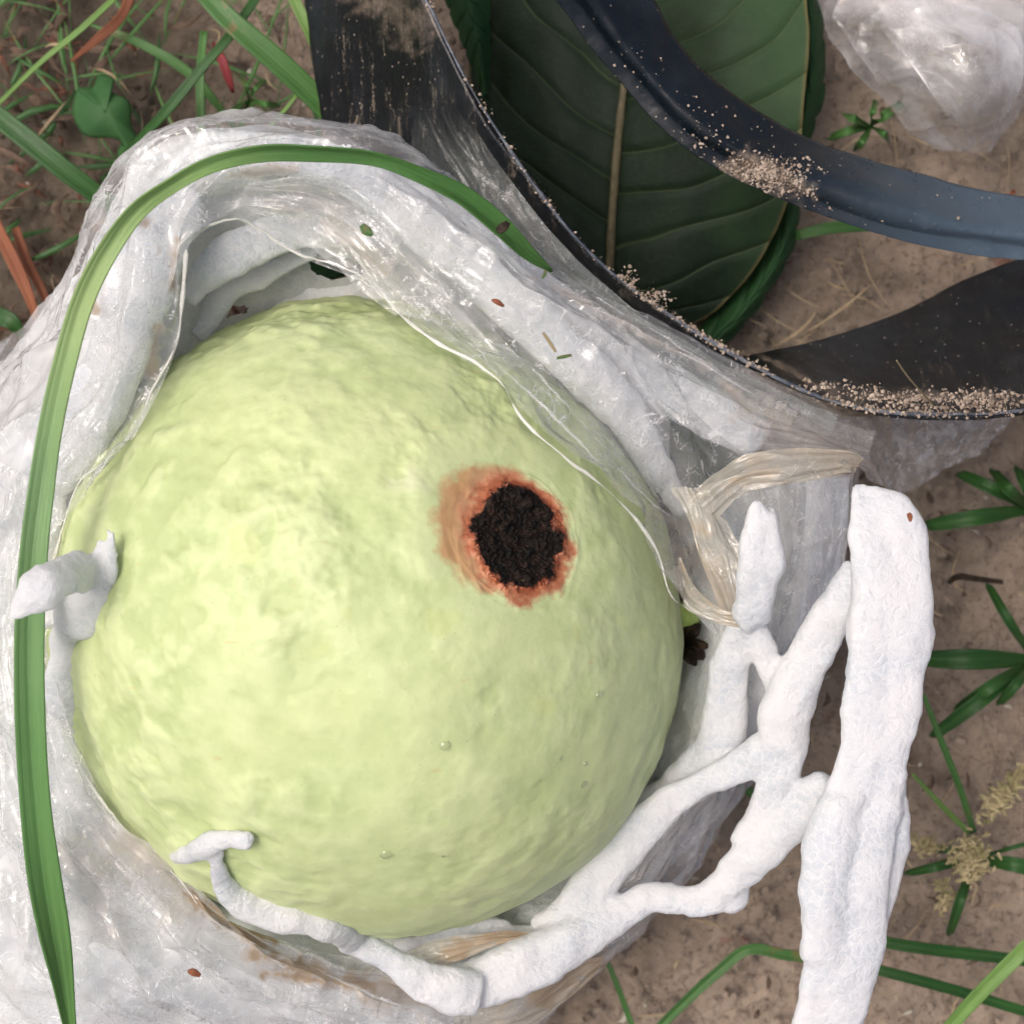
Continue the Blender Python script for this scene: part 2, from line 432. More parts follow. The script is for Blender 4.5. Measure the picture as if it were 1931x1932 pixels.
def mat_guava():
    s = N("guava_skin")
    lump = s.attr("lump")
    n1 = s.noise(3.0, 4, .58); n2 = s.noise(.55, 2, .5); n3 = s.noise(14, 3, .6)
    f = s.math('ADD', s.math('MULTIPLY', lump, .5), s.math('MULTIPLY', n1, .55))
    col = s.ramp(f, [(.36, (.285, .43, .125)), (.50, (.385, .53, .195)), (.64, (.50, .63, .285))])
    col = s.mix(s.ramp(n2, [(.42, 0), (.68, .45)]), col, (.56, .66, .28))
    dots = s.vor(7.5); dsz = s.ramp(dots, [(.07, .75), (.13, 0)])
    col = s.mix(s.math('MULTIPLY', dsz, s.ramp(s.noise(1.3, 2), [(.4, .3), (.6, 1)])), col, (.22, .30, .06))
    col = s.mix(s.ramp(s.noise(1.1, 2, co=s.vmath('ADD', s.co, (7, 3, 1))), [(.68, 0), (.74, .35)]), col, (.52, .60, .10))
    scar = s.vmath('DISTANCE', s.vmath('ADD', s.scale_co((1, 1.5, 1)), s.vmath('MULTIPLY', s.noise(3, 3, out=1), (1, 1, 1))), (SC[0], SC[1] * 1.5, SC[2]), out=1)
    col = s.mix(s.ramp(scar, [(.16, .6), (.36, 0)]), col, (.74, .77, .58))
    # rot spot
    wob = s.vmath('SCALE', s.vmath('SUBTRACT', s.noise(2.4, 4, .62, out=1), (.5, .5, .5)), None)
    wob.node.inputs['Scale'].default_value = .62
    cc = s.vmath('ADD', s.co, wob)
    d = s.vmath('DISTANCE', cc, tuple(LES), out=1)
    d2 = s.vmath('DISTANCE', cc, tuple(LES2), out=1); d3 = s.vmath('DISTANCE', cc, tuple(LES3), out=1)
    fine = s.math('MULTIPLY', s.math('SUBTRACT', s.noise(11, 4, .7), .5), .22)
    dd = s.math('ADD', d3, fine)
    tan = s.mix(s.noise(5, 3), (.46, .22, .09), (.58, .36, .18))
    col = s.mix(s.ramp(d, [(1.02, .5), (1.35, 0)]), col, (.66, .70, .40))
    col = s.mix(s.ramp(d2, [(.84, .92), (1.06, 0)]), col, tan)
    ring = s.ramp(dd, [(.68, (.16, .035, .018)), (.77, (.33, .09, .035)), (.84, (.46, .17, .08)), (.96, (.56, .31, .18))])
    ring = s.mix(s.ramp(s.noise(6, 5, .7), [(.48, 0), (.7, .55)]), ring, (.58, .31, .17))
    col = s.mix(s.ramp(dd, [(.86, 1), (1.08, 0)]), col, ring)
    blk = s.ramp(s.noise(7, 5, .7), [(.40, (.004, .0035, .003)), (.56, (.014, .009, .006)), (.70, (.045, .022, .014))])
    bm = s.ramp(s.math('ADD', d, s.math('MULTIPLY', fine, .5)), [(.69, 1), (.74, 0)])
    col = s.mix(bm, col, blk)
    sc = s.mix(s.ramp(s.noise(2.0, 3, co=s.scale_co((1, 3.5, 2))), [(.72, 0), (.76, .35)]), col, (.6, .45, .2))
    rough = s.math('ADD', s.math('MULTIPLY', n3, .18), s.math('MULTIPLY_ADD', bm, .25, .40))
    hb = s.math('ADD', s.math('MULTIPLY', n3, .35), s.math('ADD', n1, s.math('MULTIPLY', s.math('MULTIPLY', bm, s.noise(16, 4, .7)), 1.6)))
    bs = s.bsdf(Base_Color=sc, Roughness=rough, Specular_IOR_Level=s.math('MULTIPLY_ADD', bm, -.2, .4), Normal=s.bump(hb, .22, .05))
    return s.done(bs)

def mat_foam(name="foam", trans=.34, holes=False, tint=(.89, .90, .91), dirt=.0, cell=7.0):
    s = N(name)
    wc = s.vmath('ADD', s.co, s.vmath('MULTIPLY', s.noise(5, 3, out=1), (.22, .22, .22)))
    e = s.vor(cell, 'DISTANCE_TO_EDGE', co=wc); e2 = s.vor(cell * 2.1, 'DISTANCE_TO_EDGE', co=wc)
    wall = s.ramp(e, [(.0, 1), (.045, .5), (.13, 0)])
    fib = s.noise(16, 4, .75, dist=2.0)
    big = s.ramp(s.noise(1.0, 3), [(.40, 0), (.60, 1)])
    pore = s.math('MULTIPLY', s.math('SUBTRACT', 1.0, wall), big)
    col = s.mix(s.math('MULTIPLY', pore, .8), tint, (tint[0] * .79, tint[1] * .845, tint[2] * .89))
    col = s.mix(s.ramp(fib, [(.50, 0), (.62, .6)]), col, (.94, .95, .96))
    if dirt:
        col = s.mix(s.math('MULTIPLY', s.ramp(s.noise(1.1, 4, .6), [(.60, 0), (.72, 1)]), dirt), col, (.55, .42, .28))
    h = s.math('ADD', s.math('MULTIPLY', s.ramp(e, [(0, 0), (.4, 1)]), .6), s.math('ADD', s.math('MULTIPLY', s.ramp(e2, [(0, 0), (.3, 1)]), .25), s.math('MULTIPLY', fib, .5)))
    bs = s.bsdf(Base_Color=col, Roughness=.42, Specular_IOR_Level=.4, Normal=s.bump(h, .5, .035))
    tl = s.n("ShaderNodeBsdfTranslucent"); s.l(col, tl.inputs[0])
    m = s.n("ShaderNodeMixShader"); m.inputs[0].default_value = trans; s.l(bs.outputs[0], m.inputs[1]); s.l(tl.outputs[0], m.inputs[2])
    if holes:
        s.l(s.math('MULTIPLY_ADD', s.attr('up'), .40, .18), m.inputs[0])
        tr = s.n("ShaderNodeBsdfTransparent"); m4 = s.n("ShaderNodeMixShader")
        s.l(s.math('GREATER_THAN', s.attr('gap'), 0.0), m4.inputs[0]); s.l(m.outputs[0], m4.inputs[1]); s.l(tr.outputs[0], m4.inputs[2]); m = m4
    return s.done(m)

def mat_film(name="film", base=.10, var=.28, tint=(.93, .94, .94), dirt=.3, aniso=(3, 14), gloss=.07, bump=.35, crump=.0, dircol=(.58, .44, .28), glint=.7):
    """Thin clear polythene: see-through with a milky scatter, sun glints painted as thin white creases, smears of dried mud."""
    s = N(name)
    ua = s.vmath('ADD', s.vmath('MULTIPLY', s.uv, (aniso[0], aniso[1], 1)), s.vmath('MULTIPLY', s.noise(.9, 2, out=1), (.9, .9, .9)))
    st = s.noise(1.0, 3, .5, co=ua); cr = s.noise(1.5, 3, .55)
    fine = s.noise(4.2, 2, .5, dist=1.2)
    cz = s.math('ABSOLUTE', s.math('SUBTRACT', fine, .5))
    glint_crease = s.math('MULTIPLY', s.ramp(cz, [(0, 1), (.014, 0)]), s.ramp(s.noise(2.3, 2), [(.50, 0), (.58, 1)]))
    f2 = s.math('ABSOLUTE', s.math('SUBTRACT', s.noise(1.6, 3, .6, co=s.vmath('ADD', s.co, (3, 8, 5)), dist=.8), .5))
    c2 = s.math('MULTIPLY', s.ramp(f2, [(0, 1), (.010, 0)]), s.ramp(s.noise(1.7, 2, co=s.vmath('ADD', s.co, (9, 2, 7))), [(.46, 0), (.58, .8)]))
    glint_crease = s.math('MAXIMUM', glint_crease, c2)
    h = s.math('ADD', cr, s.math('ADD', s.math('MULTIPLY', st, .35), s.math('MULTIPLY', glint_crease, .15)))
    if crump: h = s.math('ADD', h, s.math('MULTIPLY', s.math('ADD', s.vor(.9, co=s.vmath('ADD', s.co, s.noise(.8, 2, out=1))), s.math('MULTIPLY', s.vor(2.3), .35)), crump))
    nrm = s.bump(h, bump, .12)
    op = s.math('MULTIPLY_ADD', s.ramp(st, [(.38, 0), (.68, 1)]), var, base)
    op = s.math('ADD', op, s.math('MULTIPLY', glint_crease, glint))  # white lines painted along the creases in place of sun glints
    lw = s.n("ShaderNodeLayerWeight"); lw.inputs[0].default_value = .35
    op = s.math('ADD', op, s.math('MULTIPLY', s.math('POWER', lw.outputs['Facing'], 3.0), .45))
    dm = s.math('MULTIPLY', s.ramp(s.math('ADD', s.noise(.75, 5, .7, co=s.vmath('ADD', s.co, (3.7, 9, 2))), s.math('MULTIPLY', s.math('SUBTRACT', st, .5), .35)), [(.56, 0), (.70, 1)]), dirt)
    spk = s.math('MULTIPLY', s.ramp(s.vor(1.9), [(.04, 1), (.07, 0)]), min(1, dirt * 1.3))
    op = s.math('ADD', op, s.math('ADD', s.math('MULTIPLY', dm, .35), spk), clamp=True)
    mud = s.attr('mud'); op = s.math('ADD', op, s.math('MULTIPLY', mud, .52), clamp=True)
    op = s.math('MULTIPLY', op, s.math('SUBTRACT', 1.0, s.attr('thin')))
    col = s.mix(mud, s.mix(dm, tint, dircol), s.mix(s.noise(3, 3), (.34, .24, .15), (.52, .41, .28)))
    col = s.mix(spk, col, (.30, .17, .10))
    dif = s.n("ShaderNodeBsdfDiffuse"); s.l(col, dif.inputs[0])
    trl = s.n("ShaderNodeBsdfTranslucent"); s.l(col, trl.inputs[0])
    m1 = s.n("ShaderNodeMixShader"); m1.inputs[0].default_value = .28; s.l(dif.outputs[0], m1.inputs[1]); s.l(trl.outputs[0], m1.inputs[2])
    tr = s.n("ShaderNodeBsdfTransparent"); tr.inputs[0].default_value = (.985, .99, .985, 1)
    m2 = s.n("ShaderNodeMixShader"); s.l(op, m2.inputs[0]); s.l(tr.outputs[0], m2.inputs[1]); s.l(m1.outputs[0], m2.inputs[2])
    gl = s.n("ShaderNodeBsdfGlossy"); gl.inputs['Roughness'].default_value = gloss; s.l(nrm, gl.inputs['Normal'])
    fc = s.n("ShaderNodeLayerWeight"); fc.inputs[0].default_value = .5; s.l(nrm, fc.inputs['Normal'])
    sch = s.math('MULTIPLY_ADD', s.math('POWER', fc.outputs['Facing'], 4.0), .75, .055)
    m3 = s.n("ShaderNodeMixShader"); s.l(s.math('MULTIPLY', s.math('MULTIPLY_ADD', glint_crease, .2, sch, clamp=True), s.math('SUBTRACT', 1.0, s.attr('thin'))), m3.inputs[0]); s.l(m2.outputs[0], m3.inputs[1]); s.l(gl.outputs[0], m3.inputs[2])
    return s.done(m3)

def mat_grass(name, c1, c2, rough=.42, stripes=14, dead=None, tip=None, along=None):
    s = N(name)
    sep = s.n("ShaderNodeSeparateXYZ"); s.l(s.uv, sep.inputs[0])
    st = s.n("ShaderNodeCombineXYZ"); s.l(s.math('MULTIPLY', sep.outputs[0], 2.0), st.inputs[0]); s.l(s.math('MULTIPLY', sep.outputs[1], float(stripes)), st.inputs[1])
    a = s.noise(1.0, 3, .6, co=st.outputs[0]); b = s.noise(.7, 3); f = s.noise(9, 3)
    col = s.mix(s.ramp(a, [(.32, 0), (.66, 1)]), c1, c2)
    col = s.mix(s.ramp(b, [(.4, 0), (.7, .5)]), col, tuple(x * 1.35 for x in c2))
    mid = s.math('ABSOLUTE', s.math('SUBTRACT', sep.outputs[1], .5))
    col = s.mix(s.ramp(mid, [(.0, .45), (.05, 0)]), col, tuple(x * 1.5 for x in c2))
    if dead: col = s.mix(s.ramp(s.noise(1.4, 4, .65, co=s.vmath('ADD', s.co, (5, 1, 2))), [(.60, 0), (.68, .85)]), col, dead)
    if along: col = s.mix(.78, col, s.ramp(sep.outputs[0], along))
    if tip: col = s.mix(s.ramp(sep.outputs[0], [(.1, 0), (.9, 1)]), col, tip)
    bs = s.bsdf(Base_Color=col, Roughness=rough, Specular_IOR_Level=.4, Normal=s.bump(s.math('ADD', a, s.math('MULTIPLY', f, .2)), .5, .03))
    tl = s.n("ShaderNodeBsdfTranslucent"); s.l(col, tl.inputs[0])
    m = s.n("ShaderNodeMixShader"); m.inputs[0].default_value = .22; s.l(bs.outputs[0], m.inputs[1]); s.l(tl.outputs[0], m.inputs[2])
    return s.done(m)

VN, VK = 9.0, 2.1
def mat_leaf(name, c1, c2, vein, n=VN, k=VK):
    s = N(name)
    sep = s.n("ShaderNodeSeparateXYZ"); s.l(s.uv, sep.inputs[0])
    x = s.math('ABSOLUTE', s.math('MULTIPLY_ADD', sep.outputs[1], 2.0, -1.0))
    ph = s.attr('phase')
    fr = s.math('ABSOLUTE', s.math('SUBTRACT', s.math('FRACT', ph), .5))      # 0.5 at a vein
    v = s.ramp(fr, [(.452, 0), (.496, 1)])
    ret = s.ramp(s.vor(3.4, 'DISTANCE_TO_EDGE', co=s.vmath('ADD', s.co, s.noise(2, 2, out=1))), [(0, .55), (.05, 0)])
    col = s.mix(s.noise(1.6, 4, .6), c1, c2)
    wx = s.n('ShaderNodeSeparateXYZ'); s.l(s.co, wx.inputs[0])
    dust_sheen = s.ramp(s.math('MULTIPLY_ADD', s.noise(.9, 4, .6), .35, s.math('MULTIPLY_ADD', wx.outputs[0], .14, s.math('MULTIPLY', wx.outputs[1], .05))), [(.30, 0), (.62, .75)])
    col = s.mix(dust_sheen, col, (.050, .105, .040))  # dusty paler right; darker left holds the strip's shade in the colour
    col = s.mix(s.math('MULTIPLY', ret, .22), col, vein)
    col = s.mix(s.math('MULTIPLY', v, .60), col, vein)
    edge = s.ramp(x, [(.975, 0), (.995, .8)])
    col = s.mix(edge, col, (.16, .13, .05))
    h = s.math('ADD', s.math('MULTIPLY', s.noise(12, 3), .25), s.math('ADD', s.math('MULTIPLY', v, .5), s.math('MULTIPLY', ret, .12)))
    bs = s.bsdf(Base_Color=col, Roughness=.62, Specular_IOR_Level=.3, Normal=s.bump(h, .6, .05))
    tl = s.n("ShaderNodeBsdfTranslucent"); s.l(col, tl.inputs[0])
    m = s.n("ShaderNodeMixShader"); m.inputs[0].default_value = .15; s.l(bs.outputs[0], m.inputs[1]); s.l(tl.outputs[0], m.inputs[2])
    return s.done(m)

def mat_black(name="black_plastic", base=(.005, .007, .009), rough=.28, dust=.6, aniso=(6, .7, 1), thr=.56):
    s = N(name)
    st = s.noise(1.3, 5, .72, co=s.scale_co(aniso)); f = s.noise(22, 4, .8); big = s.noise(.35, 3, .6)
    scr = s.math('MULTIPLY', s.ramp(s.math('ADD', s.math('MULTIPLY', st, .6), s.math('MULTIPLY', f, .4)), [(thr, 0), (thr + .06, 1)]), s.ramp(big, [(.38, .1), (.6, 1)]))
    col = s.mix(s.math('MULTIPLY', scr, dust), base, (.36, .30, .23))
    scr = s.math('MULTIPLY', scr, s.math('MULTIPLY_ADD', s.attr('clean'), -.85, 1.0))
    col = s.mix(s.math('MULTIPLY', scr, dust), base, (.36, .30, .23))
    spk = s.ramp(s.vor(5.2), [(.07, 1), (.11, 0)])
    col = s.mix(s.math('MULTIPLY', spk, dust * .8), col, (.45, .38, .30))
    col = s.mix(s.math('MULTIPLY', s.attr('mud'), s.ramp(s.math('ADD', s.math('MULTIPLY', st, .5), s.math('MULTIPLY', f, .5)), [(.40, .15), (.56, 1)])), col, s.mix(s.noise(7, 3), (.20, .15, .11), (.40, .32, .25)))
    col = s.mix(s.math('MULTIPLY', s.attr('dust_sheen'), s.math('ADD', .55, s.math('MULTIPLY', st, .5))), col, (.085, .125, .165))  # sky sheen painted on as a bluish tint
    haze = s.ramp(s.noise(.5, 3, .6, co=s.vmath('ADD', s.co, (4, 4, 4))), [(.5, 0), (.75, .14)])
    col = s.mix(haze, col, (.13, .17, .21))  # soft patches of sky sheen painted into the base colour
    rg = s.math('MULTIPLY_ADD', s.noise(3, 3), .25, rough - .08)
    bs = s.bsdf(Base_Color=col, Roughness=rg, Specular_IOR_Level=.42, Normal=s.bump(s.math('ADD', st, s.math('MULTIPLY', f, .35)), .30, .05))
    return s.done(bs)

def mat_plain(name, c1, c2, rough=.8, sc=6, bump=.5):
    s = N(name)
    n = s.noise(sc, 4, .65)
    bs = s.bsdf(Base_Color=s.mix(s.ramp(n, [(.35, 0), (.65, 1)]), c1, c2), Roughness=rough, Specular_IOR_Level=.25, Normal=s.bump(n, bump, .04))
    return s.done(bs)

def mat_water():
    s = N("water_drop")
    tr = s.n("ShaderNodeBsdfTransparent"); tr.inputs[0].default_value = (.98, .99, .96, 1)
    gl = s.n("ShaderNodeBsdfGlossy"); gl.inputs['Roughness'].default_value = .08
    lw = s.n("ShaderNodeLayerWeight"); lw.inputs[0].default_value = .5
    m = s.n("ShaderNodeMixShader"); s.l(s.math('MULTIPLY_ADD', s.math('POWER', lw.outputs['Facing'], 2.0), .8, .12), m.inputs[0]); s.l(tr.outputs[0], m.inputs[1]); s.l(gl.outputs[0], m.inputs[2])
    return s.done(m)

# ------------------------------------------------------------------ soil
def axis():
    inner = np.linspace(-13, 13, 520)
    out = 13 + np.geomspace(.08, 260, 34)
    return np.concatenate([-out[::-1], inner, out])
ax = axis()
gx, gy = np.meshgrid(ax, ax, indexing='ij')
pp = np.stack([gx, gy, gx * 0], -1)
hz = fbm(pp * .16, 2) * .35 + fbm(pp * .8 + 3, 3) * .18 + fbm(pp * 3.1 + 8, 3) * .07 + np.maximum(0, fbm(pp * 5.5 + 2, 2)) * .09
gz = hz - .25
ground_fn = lambda x, y: None
grid = np.stack([gx, gy, gz], -1)
M_SOIL = mat_soil()
soil = sheet("ground", grid, M_SOIL)
tag(soil, kind='structure')

# ------------------------------------------------------------------ guava
GB = GC.copy(); GB[2] = GC[2] - GR
LESW = P((988, 1008, float(fruit_z(988, 1008))))
LES2W = P((946, 988, float(fruit_z(946, 988))))
LES3W = P((990, 1007, float(fruit_z(990, 1007))))
LES = LESW - GB; LES2 = LES2W - GB; LES3 = LES3W - GB
SC = P((772, 962, float(fruit_z(772, 962)))) - GB + np.array([.5, .75, .5])
M_GUAVA = mat_guava()
guava = thing("guava", "pale green lumpy guava with a black and orange rot spot, sitting in foam netting", "guava", (*GB, 'cm'))
def guava_surface(dirs):
    """Unit directions from the fruit's centre to surface points and lump attribute."""
    x, y, z = dirs[..., 0], dirs[..., 1], dirs[..., 2]
    az = np.degrees(np.arctan2(y, x)) % 360
    tab_a = [0, 45, 90, 135, 180, 225, 270, 315, 360]
    tab_r = [.985, .975, 1.005, 1.04, 1.015, 1.03, 1.012, 1.045, .985]
    sm = np.interp(az, tab_a, tab_r)
    k = np.sqrt(x * x + y * y)
    r = GR * (1 + (sm - 1) * k ** 2)
    p = dirs * GR
    big = fbm(p * .55 + 4, 2); mid = fbm(p * 1.45 + 11, 2, .5); sm2 = fbm(p * 3.2 + 5, 3, .55)
    lumpy = .45 + .75 * sstep(.6, -.5, (x * .75 - y * .55))          # smoother towards the lower right
    lumpy = lumpy * (.55 + .9 * sstep(-.25, .35, fbm(p * .8 + 23, 2)))
    dl = np.linalg.norm(p + GC - LESW, axis=-1)
    calm = sstep(.9, 1.9, dl)
    r = r + big * .06 + (mid * .062 + sm2 * .036 + fbm(p * 5.6 + 9, 2) * .010) * lumpy * (.25 + .75 * calm)
    # rot: sunken skin, raised broken crust
    r = r - .10 * np.exp(-(dl / 1.05) ** 4)
    wob = fbm(p * 2.4 + 31, 3) * .22
    crust = sstep(.79, .67, dl + wob * .8)
    r = r + crust * (.015 + np.abs(fbm(p * 4.2 + 2, 4, .7)) * .20 - .10 * np.exp(-(dl / .4) ** 2))
    ringm = sstep(.6, .75, dl) * sstep(1.2, .95, dl)
    r = r + ringm * (ridged(np.stack([dl * 5, p[..., 0] * 1.3, p[..., 1] * 1.3], -1) + 3, 2) * .022 + fbm(p * 5, 2) * .02)
    lump = np.clip(.5 + mid * .6 * lumpy + sm2 * .95 * lumpy, 0, 1)
    return GC + dirs * r[..., None], lump
axis_l = (LESW - GC) / np.linalg.norm(LESW - GC)
e1 = np.cross(axis_l, [0, 1, 0]); e1 /= np.linalg.norm(e1); e2 = np.cross(axis_l, e1)
rings = np.concatenate([np.linspace(.0005, .26, 120), np.linspace(.26, math.pi - .002, 470)[1:]])
seg = np.linspace(0, 2 * math.pi, 640, endpoint=False)
def polar(rr):
    R_, S_ = np.meshgrid(rr, seg, indexing='ij')
    return axis_l * np.cos(R_)[..., None] + (e1 * np.cos(S_)[..., None] + e2 * np.sin(S_)[..., None]) * np.sin(R_)[..., None]
for nm, rr in (("rot_spot", rings[:120]), ("skin", rings[119:])):
    g, lump = guava_surface(polar(rr))
    f = grid_faces(len(rr), len(seg), False, True)
    raw_mesh(nm, g.reshape(-1, 3), f[:, ::-1], M_GUAVA, guava, attrs={"lump": lump.ravel()})
# shrivelled calyx leaves at the blossom end, right side
M_CALYX = mat_plain("dry_calyx", (.012, .008, .006), (.06, .04, .025), .7)
for k, (u, v, du, dv) in enumerate([(1292, 1205, 28, -26), (1300, 1215, 34, 4), (1292, 1225, 20, 30), (1285, 1200, 8, -34), (1298, 1222, 30, 20)]):
    blade("calyx_lobe", [(u - 10, v, 4.4, 8), (u + du * .5, v + dv * .5, 4.9, 11), (u + du, v + dv, 4.8 + .2 * (k % 2), 3)], M_CALYX, guava, vf=.5, thick=.05, wav=.35, step=.05, seed=k * 3)
M_STUB = mat_plain("green_stub", (.35, .50, .12), (.5, .62, .2), .5)
tube("fruit_stub", [(1250, 1165, 4.6, 20), (1285, 1160, 4.9, 22), (1318, 1163, 4.7, 12)], M_STUB, guava, flat=.9, lump=.03, step=.05)

# ------------------------------------------------------------------ foam net
M_FOAM = mat_foam()
M_FOAM_D = mat_foam("foam_dirty", dirt=.55)
M_FOAM_W = mat_foam("foam_wall", trans=.5, holes=True, tint=(.91, .93, .91), dirt=.15, cell=5)
foam = thing("foam_net", "white expanded foam fruit net with loose torn strands, wrapped round the guava", "foam net", (705, 1158, 0.2))
#        silhouette S        crest C            mid M              outer O
RINGS = [((105, 1150, 4.8), (50, 1150, 6.6), (-110, 1180, 5.8), (-560, 1200, .8)),
         ((130, 900, 4.8), (60, 900, 7.0), (-60, 860, 5.4), (-360, 760, .8)),
         ((270, 780, 4.9), (175, 700, 7.5), (110, 665, 5.4), (20, 690, 1.5)),
         ((372, 700, 4.9), (250, 500, 7.7), (205, 455, 6), (185, 450, 3)),
         ((450, 645, 4.9), (330, 350, 7.3), (285, 315, 6.5), (265, 330, 3)),
         ((570, 605, 4.9), (455, 290, 7.5), (440, 255, 6.5), (450, 270, 3)),
         ((720, 590, 4.9), (640, 300, 7.4), (650, 280, 6.5), (660, 310, 3)),
         ((865, 630, 4.9), (800, 385, 7.2), (835, 370, 6), (850, 400, 3)),
         ((1030, 680, 4.0), (975, 530, 6.9), (1010, 520, 6), (1030, 560, 3)),
         ((1150, 790, 4.3), (1130, 680, 6.5), (1190, 660, 5.5), (1230, 700, 3)),
         ((1240, 930, 4.5), (1270, 880, 5.6), (1310, 880, 4.6), (1330, 900, 2.5)),
         ((1285, 1080, 4.4), (1350, 1050, 5.2), (1490, 960, 3.9), (1580, 920, 2)),
         ((1268, 1262, 4.2), (1370, 1240, 5.2), (1450, 1210, 3.5), (1500, 1190, 1.5)),
         ((1245, 1390, 4.4), (1345, 1400, 5.2), (1385, 1400, 3.5), (1400, 1395, 1.5)),
         ((1165, 1520, 4.4), (1240, 1570, 5.1), (1290, 1575, 3.5), (1300, 1575, 1.5)),
         ((1030, 1650, 4.4), (1095, 1730, 5.0), (1170, 1735, 3.5), (1180, 1728, 1.5)),
         ((865, 1715, 4.4), (900, 1820, 4.9), (950, 1890, 3.5), (990, 1930, 1.5)),
         ((700, 1725, 4.4), (680, 1820, 5.2), (680, 1960, 4.4), (720, 2260, .8)),
         ((515, 1670, 4.6), (440, 1740, 6.2), (360, 1930, 5.4), (260, 2420, .8)),
         ((320, 1610, 4.8), (250, 1630, 6.5), (80, 1850, 5.8), (-260, 2400, .8)),
         ((190, 1450, 4.9), (110, 1460, 6.6), (-90, 1620, 5.9), (-560, 1850, .8)),
         ((130, 1300, 4.9), (70, 1300, 6.7), (-120, 1380, 5.9), (-600, 1480, .8))]
nu, nv = 760, 120
wall = loft([[r[k] for r in RINGS] for k in range(4)], nu, nv, True)
uu = np.linspace(0, len(RINGS), nu)[:, None] * np.ones(nv)[None]; vv = np.linspace(0, 3, nv)[None] * np.ones(nu)[:, None]
g = P(wall); nr = normals(g)
upm = sstep(2.2, 3.6, uu) * sstep(10.6, 9.2, uu) * sstep(1.1, .9, vv)
ridge = np.abs(np.sin((vv * 3.1 + .12 * np.sin(uu * 1.3)) * math.pi)) - .6
g = g + nr * (upm * ridge * .22 + fbm(g * 1.1, 3) * .11 + fbm(g * 5, 2) * .03 + (1 - upm) * fbm(g * .6 + 8, 2) * .3)[..., None]
U, V = toUV(g)
def lens(cx, cy, a, b, rot, seed):
    c, s_ = math.cos(rot), math.sin(rot)
    x = (U - cx) * c + (V - cy) * s_; y = -(U - cx) * s_ + (V - cy) * c
    n_ = fbm(np.stack([U * .035, V * .035, U * 0 + seed], -1), 2)
    return (1 - (x / a) ** 2) * (1 + .3 * n_) - np.abs(y - b * .25 * n_) / b * (1 + .25 * n_)
field = np.maximum(lens(636, 505, 64, 19, .06, 1), lens(432, 588, 44, 9, -.15, 4))
field = np.where(vv < 1.2, field, -1)
gap = np.minimum(np.minimum((U - 1262) / 30, (1352 - U) / 30), np.minimum((V - 790 - (U - 1340) * .3) / 30, (940 - V) / 30))
field = np.maximum(field, gap)
sheet("net_sleeve", g, M_FOAM_W, foam, keep=field < .55, attrs={"gap": field, "up": upm})

def strand(path, **k):
    if k.pop('rest', True):
        path = [tuple(p) for p in spline(path, max(12, len(path) * 4))]
        path = [(u, v, max(z, float(fruit_z(u, v, .12)) + .08), w_) for u, v, z, w_ in path]
    mat = k.pop('mat', M_FOAM)
    return tube("strand", path, mat, foam, **k)
TAB, WEB = [], []
# thick folded band along the rim, upper right, then the second band beside it
strand([(445, 300, 7.35, 22), (560, 300, 7.6, 34), (690, 345, 7.6, 44), (800, 425, 7.4, 46), (920, 530, 7.15, 46), (1040, 640, 6.9, 50), (1130, 730, 6.7, 50), (1205, 820, 6.4, 40), (1250, 900, 6.0, 26), (1290, 970, 5.6, 12)], seed=1, mat=M_FOAM_D, flat=.7)
strand([(960, 560, 6.6, 30), (1090, 640, 6.4, 42), (1200, 705, 6.2, 46), (1300, 755, 6.0, 48), (1390, 800, 5.8, 48), (1440, 835, 5.6, 38)], seed=2, ends=.5, mat=M_FOAM_D, flat=.6)
# folds of the net inside the mouth
strand([(352, 570, 6.6, 22), (420, 490, 6.75, 34), (540, 440, 6.7, 36), (680, 435, 6.7, 30), (760, 460, 6.6, 18)], seed=41, flat=.5)
strand([(372, 640, 5.9, 16), (430, 545, 6.1, 24), (510, 510, 6.0, 20), (600, 470, 6.2, 5)], seed=42, flat=.5, ends=.8)
strand([(455, 628, 5.0, 6), (500, 590, 5.2, 14), (560, 562, 5.3, 20), (650, 546, 5.35, 20), (770, 560, 5.3, 8)], seed=43, flat=.5, rest=False, ends=.8)
# left band
strand([(345, 345, 7.4, 46), (300, 440, 7.6, 58), (262, 540, 7.7, 60), (228, 650, 7.7, 60), (180, 760, 7.5, 66), (110, 850, 7.2, 70), (30, 930, 6.8, 70), (-60, 1010, 6.2, 60)], seed=3, flat=.5, mat=M_FOAM_D)
# strip along the left side of the fruit
TAB.append(strand([(120, 1180, 6.9, 30), (118, 1290, 7.0, 34), (125, 1400, 6.9, 34), (150, 1490, 6.8, 32), (210, 1580, 6.7, 30), (300, 1665, 6.6, 28), (420, 1745, 6.4, 26)], seed=4, flat=.6))
TAB.append(strand([(90, 860, 6.9, 36), (84, 960, 7.0, 40), (92, 1070, 7.0, 36), (112, 1180, 6.9, 30)], seed=14, flat=.6))
# small torn tab that leans over the long grass blade
TAB.append(strand([(118, 1205, 7.4, 30), (160, 1135, 8.2, 52), (184, 1075, 8.7, 38), (196, 1025, 8.9, 26), (205, 985, 8.9, 18)], seed=5, flat=.35, torn=.15, ends=.2, lump=.1))
TAB.append(strand([(188, 1085, 8.6, 36), (150, 1082, 9.1, 40), (105, 1098, 9.7, 34), (62, 1125, 9.9, 30), (18, 1165, 9.9, 24)], seed=6, flat=.4, torn=.15, ends=.3, lump=.1))
